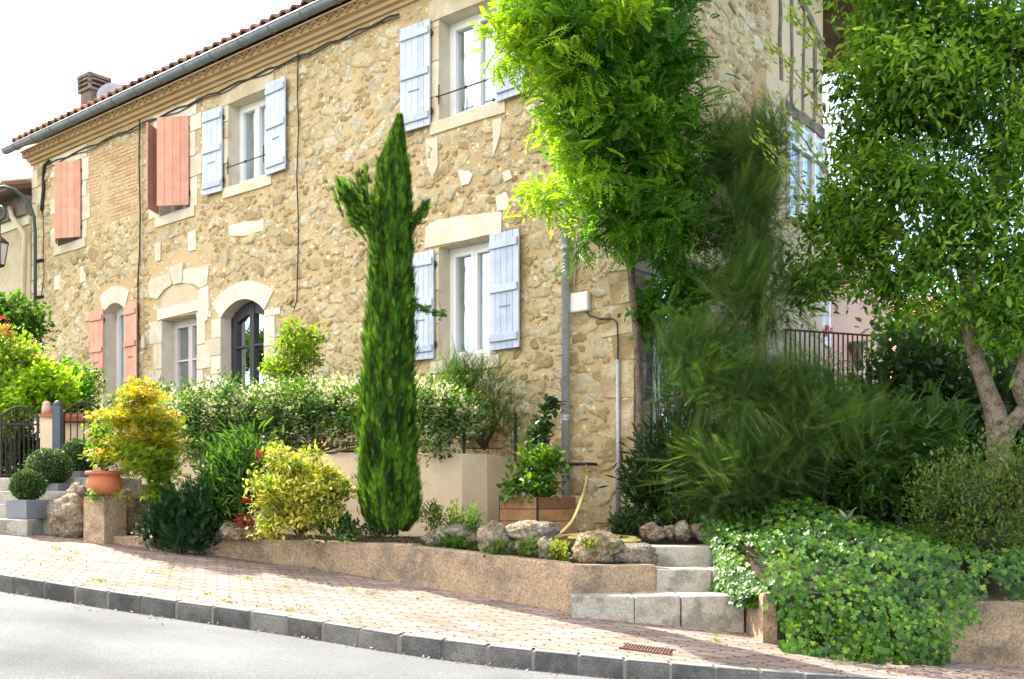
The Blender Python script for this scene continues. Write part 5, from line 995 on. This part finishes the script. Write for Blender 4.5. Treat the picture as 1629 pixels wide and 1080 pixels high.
tree('broadleaf_tree', 'large leafy tree with a forked smooth trunk filling the right side', 'tree', tk, ce, 1350, 36, .10, .074, .028, 'leaf', 'tree', bark='rosy', ntw=130, twr=.011, out=.3, up=-.15, rn=.7, shell=.6, lv=.45, ctint=.8, coh=.5)
e = [o for o in col.objects if o.name.startswith('broadleaf_tree') and o.type == 'EMPTY'][0]
for q in ([P(1330,300,8.7),P(1270,210,8.7),P(1215,150,8.6)], [P(1320,200,8.6),P(1270,120,8.5),P(1225,75,8.5)], [P(1300,340,8.8),P(1255,270,8.7),P(1205,215,8.7)], [P(1330,110,8.5),P(1290,60,8.4),P(1262,20,8.4)]):
    wisp(q, 'sprig' if 'sprig' in M else 'tree', e, 130, .05, .04, 'leaf', 'sprig', .38); mb = MB(); mb.tube(spline([Vector(p) for p in q], 6), .006, 5); obj('twig', mb, M['bark'], e)
# ivy on the bank and over the right wall
n = 26000; xs_ = rng.uniform(1.42, 6.5, n); t = rng.random(n); prof_ = [(0,8.9,1.10),(.30,7.95,.98),(.50,7.35,.90),(.62,6.98,.74),(.72,6.88,.55),(.86,6.90,.33),(1,6.93,.20)]
yy = np.interp(t, [p[0] for p in prof_], [p[1] for p in prof_]); zz_ = np.interp(t, [p[0] for p in prof_], [p[2] for p in prof_])
xx0 = 1.66+.10*np.sin(zz_*9)+np.where(t < .62, -.06+.10*(t-.3), .06)
lim = np.interp(xs_, [1.4,1.9,2.3,2.75,2.95,3.1,6.5], [1.0,1.0,1.0,.95,.82,.62,.60])+.05*np.sin(xs_*23)
lo_ = np.interp(xs_, [1.5,1.7,1.9], [.2,.05,.0])
hole = np.array([noise.noise(Vector((x*6, q*14, 7))) for x, q in zip(xs_, t)]); keep = (xs_ > xx0) & ((hole < .33) | (rng.random(n) < .25)) & (t < lim) & (t > lo_); drop = (xs_ < 1.78) & (t > .68) ; keep &= ~drop
nz_ = np.array([noise.noise(Vector((x*1.9, q*6, 2))) for x, q in zip(xs_, t)]); bulge = (.05+.14*nz_+.16*np.exp(-((xs_-2.35)/.5)**2))*np.where(xs_ > 3.0, .3, 1); gz = np.array([pave(x, 7) for x in xs_])
bulge = np.maximum(bulge, .03); zt3 = zz_+(gz-.25)*np.clip((t-.7)/.3, 0, 1)*.9+bulge*.8*np.clip(1.5-t*1.9, 0, 1); C = np.stack([xs_, yy-bulge*np.clip((t-.15)*3, 0, 1)-.02, zt3], 1)[keep]; tt = t[keep]; m_ = len(C); C += rng.normal(size=(m_, 3))*.022
nrm_ = np.stack([np.zeros(m_), -np.interp(tt, [0,.4,.7,1], [.3,.6,1.6,2.0]), np.ones(m_)], 1)+rdir(m_)*.95
dv = np.stack([rng.normal(size=m_)*.6, -np.ones(m_)*.6, -np.interp(tt, [0,.4,.7,1], [.1,.5,1.2,1.4])], 1)
m2_ = 5200; yq = rng.uniform(7.25, 8.75, m2_); zq = np.array([.56+(garden(1.95, y)+.06-.56)*random.random() for y in yq]); xq = 1.72-.12*rng.random(m2_)+.16*(rng.random(m2_)<.5)*rng.random(m2_)+.12*np.clip((zq-.9)*2, -1, 1)*0-.13*np.array([max(0, noise.noise(Vector((y*4, z*4, 5)))) for y, z in zip(yq, zq)])
C = np.vstack([C, np.stack([xq, yq, zq], 1)]); nrm_ = np.vstack([nrm_, np.array([-1.2,-.9,.8])+rdir(m2_)*.5]); dv = np.vstack([dv, np.array([-.4,-.4,-.8])+rdir(m2_)*.5]); m_ += m2_
leaves('ivy', C, dv, nrm_, (sv := rng.uniform(.016, .052, m_)), sv*rng.uniform(.9, 1.15, m_), 'ivy', M['ivy'], None, rnd=np.clip(.42+.55*np.array([noise.noise(Vector(c)*4.5) for c in C])+.26*rng.normal(size=m_), 0, 1), label='glossy green ivy mass spilling over the low wall right of the steps', cat='ivy', kind='stuff')
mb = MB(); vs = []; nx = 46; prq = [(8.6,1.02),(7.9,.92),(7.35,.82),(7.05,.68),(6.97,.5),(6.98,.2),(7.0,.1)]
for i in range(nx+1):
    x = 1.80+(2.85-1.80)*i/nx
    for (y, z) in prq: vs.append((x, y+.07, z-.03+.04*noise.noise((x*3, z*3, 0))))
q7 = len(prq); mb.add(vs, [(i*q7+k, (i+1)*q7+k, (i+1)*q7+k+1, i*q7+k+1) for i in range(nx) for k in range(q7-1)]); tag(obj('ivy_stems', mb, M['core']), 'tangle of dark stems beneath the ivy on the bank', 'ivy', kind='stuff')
# shrubs, right to left
plant('shrub', 'bushy fine leaved shrub at the right edge above the ivy', 'shrub', [EL(1560,800,7.6,85,90,.5), EL(1500,790,7.7,45,70,.35), EL(1610,760,7.6,60,80,.4), EL(1580,860,7.4,60,45,.3)], 330, 16, .08, .10, .09, 'tuft', 'tam2' if 'tam2' in M else 'wist', nst=30, core=.45) if False else None
M['fine'] = leafmat('fine_green_leaves', [(.03,.06,.012),(.06,.11,.018),(.11,.17,.03),(.20,.26,.05)], .35)
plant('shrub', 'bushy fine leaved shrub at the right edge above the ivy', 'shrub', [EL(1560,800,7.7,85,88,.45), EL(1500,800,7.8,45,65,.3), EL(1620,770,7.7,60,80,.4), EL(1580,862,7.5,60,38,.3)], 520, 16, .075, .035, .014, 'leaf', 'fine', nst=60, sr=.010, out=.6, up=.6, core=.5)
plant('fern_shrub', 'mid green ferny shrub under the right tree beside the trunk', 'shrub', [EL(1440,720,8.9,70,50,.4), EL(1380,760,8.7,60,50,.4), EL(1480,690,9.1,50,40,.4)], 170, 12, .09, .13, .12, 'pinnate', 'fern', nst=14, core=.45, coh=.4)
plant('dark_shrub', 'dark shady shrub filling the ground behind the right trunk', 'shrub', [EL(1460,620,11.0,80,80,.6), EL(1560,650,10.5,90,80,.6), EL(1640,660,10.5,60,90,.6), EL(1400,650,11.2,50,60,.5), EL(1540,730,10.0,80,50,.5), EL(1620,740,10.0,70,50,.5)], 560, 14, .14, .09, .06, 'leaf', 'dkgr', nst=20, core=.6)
plant('light_shrub', 'lighter broad leaved shrub behind the railing', 'shrub', [EL(1480,560,12.0,50,35,.5), EL(1430,540,12.5,40,40,.5), EL(1600,575,11.6,50,40,.5)], 150, 12, .12, .10, .06, 'leaf', 'tree', nst=10)
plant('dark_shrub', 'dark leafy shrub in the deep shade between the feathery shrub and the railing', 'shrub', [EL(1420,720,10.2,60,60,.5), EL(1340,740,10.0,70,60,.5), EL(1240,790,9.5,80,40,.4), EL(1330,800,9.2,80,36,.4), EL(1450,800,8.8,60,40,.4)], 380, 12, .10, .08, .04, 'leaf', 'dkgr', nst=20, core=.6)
plant('geranium', 'red geraniums on the sill of the pink house', 'flower', [EL(1290,530,15.8,30,6,.2)], 30, 8, .05, .09, .09, 'flower', 'red', nst=4, sr=.005)
plant('oleander', 'dark oleander with long narrow leaves at the foot of the house corner', 'shrub', [EL(1050,740,9.5,50,50,.35), EL(1100,720,9.4,40,50,.35), EL(1040,790,9.4,40,40,.3), EL(1110,790,9.2,45,45,.3)], 240, 14, .08, .13, .022, 'leaf', 'dkgr', nst=24, out=.6, up=.5, core=.5)
plant('nandina', 'leafy climber in front of the side door of the stone house', 'shrub', [EL(1040,490,9.95,32,40,.25), EL(1090,540,9.8,28,50,.25), EL(1075,470,10.0,28,30,.2), EL(1110,460,9.9,24,40,.25)], 110, 14, .07, .08, .045, 'leaf', 'wist', base=P(1070,830,9.8), nst=18, up=-.1)
plant('ground_plants', 'low grassy plants behind the small row of stones by the steps', 'plant', [EL(1100,815,9.0,60,20,.15), EL(1180,820,8.9,50,25,.2), EL(1190,850,8.5,22,14,.1)], 120, 14, .05, .08, .012, 'blade', 'fine', nst=6, up=1.0)
plant('euphorbia', 'bluish leafy plant at the foot of the conduit on the corner', 'plant', [EL(998,835,8.95,22,17,.12)], 40, 14, .03, .06, .02, 'leaf', 'dkgr', nst=6, up=.5)
ag = P(1347, 832, 8.0); e = thing('agave', 'pale grey green agave rosette above the ivy', 'plant', ag)
for k in range(13):
    a = k*2.4; l = random.uniform(.17,.26); el_ = random.uniform(.2, 1.2); d = Vector((math.cos(a)*math.cos(el_), math.sin(a)*math.cos(el_), math.sin(el_))); s = d.cross(UP).normalized(); mb = MB(); vs = []
    for i in range(7): q = i/6; c_ = ag+d*l*q-UP*(.10*q**2.5*(1.2-el_*.5)); ww = .022*(1-q**1.6)+.001; vs += [c_-s*ww+UP*.006, c_, c_+s*ww+UP*.006]
    mb.add(vs, [f for i in range(6) for f in ((3*i,3*i+1,3*i+4,3*i+3),(3*i+1,3*i+2,3*i+5,3*i+4))]); obj('leaf', mb, M['agave'], e)
# terrace plants
hp_ = [(275,672,11.55,30,46),(315,665,11.4,36,48),(360,655,11.2,38,48),(405,660,11.1,38,48),(450,655,10.9,38,50),(495,655,10.7,38,52),(540,655,10.5,38,52),(580,655,10.35,34,52),(675,650,10.0,36,50),(710,655,9.9,32,46),(745,665,9.9,22,26),(320,710,11.2,20,18),(690,700,9.85,26,18)]
he = [EL(a, b, c_, d_, e_, .32) for a, b, c_, d_, e_ in hp_]
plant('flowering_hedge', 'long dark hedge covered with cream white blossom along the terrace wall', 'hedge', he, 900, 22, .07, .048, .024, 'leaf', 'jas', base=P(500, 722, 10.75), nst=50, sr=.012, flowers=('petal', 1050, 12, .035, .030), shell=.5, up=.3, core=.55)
plant('wall_shrub', 'bright green upright shrub against the facade right of the dark arched door', 'shrub', [EL(470,570,11.6,36,38,.25), EL(462,535,11.6,14,22,.12), EL(492,545,11.6,14,20,.12), EL(440,590,11.5,20,16,.2)], 150, 14, .05, .055, .026, 'leaf', 'fresh2' if 'fresh2' in M else 'mapleg', base=P(470,720,11.6), nst=20)
plant('terrace_shrub', 'dark feathery shrub on the terrace under the right ground floor window', 'shrub', [EL(765,625,10.5,58,46,.35), EL(790,670,10.4,36,34,.3), EL(730,600,10.5,30,26,.3), EL(720,640,10.4,30,40,.3)], 300, 14, .07, .13, .09, 'feather', 'jun2' if 'jun2' in M else 'cyp', base=P(770,715,10.5), nst=24, up=.5)
plant('rosemary', 'low twiggy plant on the left part of the terrace edge behind the maple', 'plant', [EL(205,640,12.4,30,18,.2), EL(250,628,12.2,25,15,.2)], 80, 12, .05, .07, .02, 'blade', 'fine', up=.8)
plant('vine', 'thin vine climbing beside the downpipe above the wooden planter', 'climbing plant', [EL(872,655,9.55,10,16,.06), EL(860,680,9.5,14,14,.08), EL(850,700,9.45,16,16,.08), EL(880,645,9.6,6,8,.05)], 46, 8, .03, .06, .045, 'leaf', 'dkgr', base=P(850,790,9.35), nst=8, sr=.006)
plant('citrus', 'young green citrus plant growing in the wooden planter', 'plant', [EL(855,745,9.2,32,28,.16), EL(855,775,9.1,40,10,.16), EL(880,730,9.2,14,16,.1), EL(825,775,9.2,20,12,.1)], 100, 12, .04, .065, .034, 'leaf', 'citrus', base=P(856,792,9.15), nst=20, sr=.008, out=.4, coh=.4)
# bed in front of the terrace wall
plant('golden_shrub', 'golden variegated shrub overhanging the low street wall', 'shrub', [EL(470,745,9.15,44,20,.3), EL(440,790,9.0,30,34,.25), EL(525,775,9.1,26,20,.25), EL(450,735,9.2,34,14,.2), EL(432,838,8.85,22,18,.15), EL(480,820,9.0,46,22,.25), EL(505,765,9.2,30,26,.3), EL(470,790,9.0,44,30,.25), EL(530,805,9.05,22,16,.2), EL(552,782,9.1,12,9,.1), EL(412,770,9.0,10,10,.1), EL(495,722,9.2,10,10,.1), EL(440,720,9.2,9,8,.1), EL(420,850,8.85,12,8,.08)], 420, 18, .05, .05, .022, 'leaf', 'gold', base=P(475,852,9.1), nst=30, out=.4, up=.15, shell=.6, coh=.6, ctint=.75, flat=.7)
mtk = [([P(243,858,9.75), P(240,800,9.75), P(236,750,9.75), P(225,700,9.75), P(215,650,9.75)], [.022,.02,.018,.012,.006]), ([P(243,858,9.75), P(246,790,9.75), P(250,740,9.7), P(262,690,9.7)], [.02,.016,.014,.006])]
me_ = [EL(222,628,9.7,30,20,.28), EL(196,665,9.7,34,16,.28), EL(248,668,9.7,32,18,.28), EL(215,700,9.7,48,14,.3), EL(262,700,9.75,22,18,.25), EL(180,720,9.65,24,12,.22), EL(235,735,9.7,36,12,.25)]
tree('japanese_maple', 'small feathery maple with yellow and orange young leaves beside the steps', 'tree', mtk, me_, 330, 15, .055, .045, .045, 'maple', 'maple', bark='barkd', ntw=40, twr=.006, out=.5, up=-.1, rn=.5, flat=.4, shell=.5, coh=.4, ctint=.75)
e = [o for o in col.objects if o.name.startswith('japanese_maple') and o.type == 'EMPTY'][0]
o = crown('lower_foliage', [EL(235,730,9.6,50,26,.3), EL(258,770,9.7,20,36,.2)], 110, 14, .06, .055, .055, 'maple', M['mapleg'], e, flat=.6); o['label'] = 'greener lower leaves'
plant('juniper', 'dark green juniper bush in the bed between the maple and the rocks', 'shrub', [EL(275,820,9.55,38,36,.25), EL(315,830,9.5,36,34,.25), EL(245,840,9.6,14,22,.15), EL(330,800,9.6,30,26,.2), EL(300,860,9.35,26,12,.1)], 240, 14, .06, .085, .08, 'tuft', 'jun', nst=16, up=.9, core=.6)
plant('oleander', 'slender oleander with long leaves and red flowers left of the golden shrub', 'shrub', [EL(365,760,9.6,38,46,.25), EL(395,730,9.6,30,34,.25), EL(350,810,9.5,30,26,.2), EL(400,780,9.45,24,40,.2)], 170, 12, .07, .12, .02, 'leaf', 'jas', base=P(370,852,9.55), nst=24, up=.6, flowers=None)
plant('red_flower', 'scattered red blossoms between the oleander and the golden shrub', 'flower', [EL(392,795,9.25,8,4,.05), EL(414,722,9.25,5,4,.05), EL(400,768,9.2,4,3,.05), EL(384,758,9.3,4,3,.05)], 9, 6, .012, .035, .035, 'flower', 'red', nst=4, sr=.003)
plant('sedum', 'clump of red sedum on top of the small rock pile', 'plant', [EL(388,830,9.3,16,8,.06)], 30, 14, .02, .02, .018, 'leaf', 'sedum', nst=3, sr=.003)
for i, (px, py, rx, ry, Y, kind, mk, L, W, lab) in enumerate(((780,862,20,22,8.55,'blade','fine',.06,.014,'green feathery tuft left of the leaning rock'),(690,828,10,26,9.0,'leaf','fine',.045,.012,'thin sprig beside the cypress before the white wall'),(720,832,10,28,9.0,'leaf','fine',.045,.012,'upright pale sprig against the white wall'),(750,835,14,22,8.9,'leaf','jas',.045,.012,'third sprig between the white wall and the rocks'),(800,878,22,10,8.3,'tuft','fine',.05,.05,'low green cushion under the whitish rock'),(885,882,20,14,8.15,'leaf','weed',.04,.014,'sage like cushion between the upright and the grey rock'),(720,868,36,12,8.65,'tuft','jas',.05,.04,'dark low plants around the long rock'),(540,842,40,14,9.1,'leaf','jas',.05,.03,'dark low foliage right of the golden shrub'),(600,845,30,8,8.95,'leaf','dkgr',.03,.02,'dark ground leaves around the foot of the cypress'),(838,876,16,10,8.2,'tuft','fine',.05,.05,'green tuft below the broad brown rock'),(940,870,10,6,8.1,'leaf','weed',.03,.02,'small yellow green weed on the grey rock'))):
    plant('small_plant', lab, 'plant', [EL(px, py, Y, rx, ry, .10)], 34, 12, .03, L, W, kind, mk, nst=8, sr=.004, up=.8)
# left end greenery
plant('rose_bush', 'light green rose bush with red flowers in front of the left house', 'shrub', [EL(22,590,12.6,36,44,.4), EL(0,560,12.6,40,40,.4), EL(45,570,12.4,20,24,.25), EL(10,640,12.3,40,40,.3)], 300, 14, .09, .06, .036, 'leaf', 'mapleg', base=P(20,740,12.4), nst=30, sr=.014)
plant('red_rose', 'red rose blossoms over the bush at the left edge', 'flower', [EL(8,528,12.3,14,5,.1), EL(40,548,12.3,10,4,.1), EL(5,512,12.3,6,3,.1)], 8, 7, .03, .05, .05, 'flower', 'red', nst=3, sr=.004)
plant('wall_creeper', 'dark green creeper hanging on the wall of the left house', 'climbing plant', [EL(20,508,14.2,44,26,.3), EL(45,520,14.0,20,24,.25), EL(-20,500,14.2,30,30,.3)], 200, 16, .09, .07, .05, 'leaf', 'cyp', nst=12, core=.5)
plant('lime_shrub', 'glowing lime green shrub behind the gate pillar', 'shrub', [EL(70,612,12.3,30,24,.3), EL(95,620,12.3,26,24,.3), EL(45,630,12.2,26,26,.3)], 190, 14, .07, .065, .045, 'leaf', 'wisty', nst=20)
plant('dark_shrub', 'rounded dark green shrub left of the salmon shutter', 'shrub', [EL(120,610,13.2,32,34,.35), EL(115,640,12.8,40,24,.3)], 200, 16, .07, .05, .03, 'leaf', 'wist', nst=14, core=.55)
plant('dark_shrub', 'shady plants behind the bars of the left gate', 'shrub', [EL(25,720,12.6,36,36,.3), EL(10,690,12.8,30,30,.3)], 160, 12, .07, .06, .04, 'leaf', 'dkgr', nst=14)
# weeds and dry leaves on the pavement
def scatter(pts, per, sp, L, W, shp, m, name, up=.6, **tg):
    c = np.array([list(G(x, y)) for x, y in pts]); C = np.repeat(c, per, 0)+rng.normal(size=(len(c)*per, 3))*np.array([sp, sp, .003]); C[:, 2] = [pave(a, b)+.004 for a, b in C[:, :2]]
    return leaves(name, C, rdir(len(C))+np.array([0,0,up]), rdir(len(C))*.4+np.array([0,0,1]), L*rng.uniform(.5,1.2,len(C)), W, shp, M[m], None, **tg)
wd = [(88,872),(92,874),(245,912),(270,905),(160,925),(190,932),(360,958),(395,922),(460,972),(488,968),(455,935),(330,945),(592,945),(560,940),(110,893),(1135,1012),(1140,1020),(500,905),(120,880),(270,915)]
scatter(wd, 22, .022, .024, .009, 'leaf', 'weed', 'weeds', kind='stuff', label='small yellow green weeds growing between the pavers', cat='weeds')
dl = [(random.uniform(0,1629), 0) for _ in range(170)]; dl = [(x, np.interp(x, [0,500,908,1629],[868,908,970,1072])+abs(random.gauss(0, 14))+2) for x, _ in dl]
dl2 = [(random.uniform(0,1629), 0) for _ in range(90)]; dl += [(x, np.interp(x, [k[0] for k in KP], [k[1] for k in KP])-abs(random.gauss(0, 5))-4) for x, _ in dl2]
scatter(dl, 2, .03, .022, .014, 'leaf', 'dry', 'fallen_leaves', up=.1, kind='stuff', label='dry brown leaves scattered on the pavement', cat='leaves')
gl2 = []
for _ in range(420):
    i = random.randrange(3, len(kerb)-4); q = random.random(); k_ = kerb[i].lerp(kerb[i+1], q); y = k_.y-.13-abs(random.gauss(0, .05))*(1+2*(noise.noise((k_.x*2,0,3)) > .1)); gl2.append((k_.x, y, roadz(k_.x, k_.y)+.006))
leaves('gutter_litter', np.array(gl2), rdir(420)+np.array([0,0,.1]), rdir(420)*.5+np.array([0,0,1]), rng.uniform(.012,.026,420), .012, 'leaf', M['dry'], None, label='dry leaves and grit gathered along the kerb on the road', cat='leaves', kind='stuff')
# litter and low cover over the bare soil
n = 9000; X_s = rng.uniform(-4.2, 1.1, n); C = []
for x in X_s: y = wallY(x)+.16+random.random()**1.5*1.6; C.append((x, y, garden(x, y)+.004))
leaves('ground_litter', np.array(C), rdir(n)+np.array([0,0,.15]), rdir(n)*.5+np.array([0,0,1]), rng.uniform(.015,.035,n), .014, 'leaf', M['litter'] if 'litter' in M else leafmat('litter', [(.05,.03,.02),(.12,.075,.04),(.06,.09,.02),(.10,.13,.03)], .1), None, label='dead leaves and low cover on the soil of the flower bed', cat='ground cover', kind='stuff')
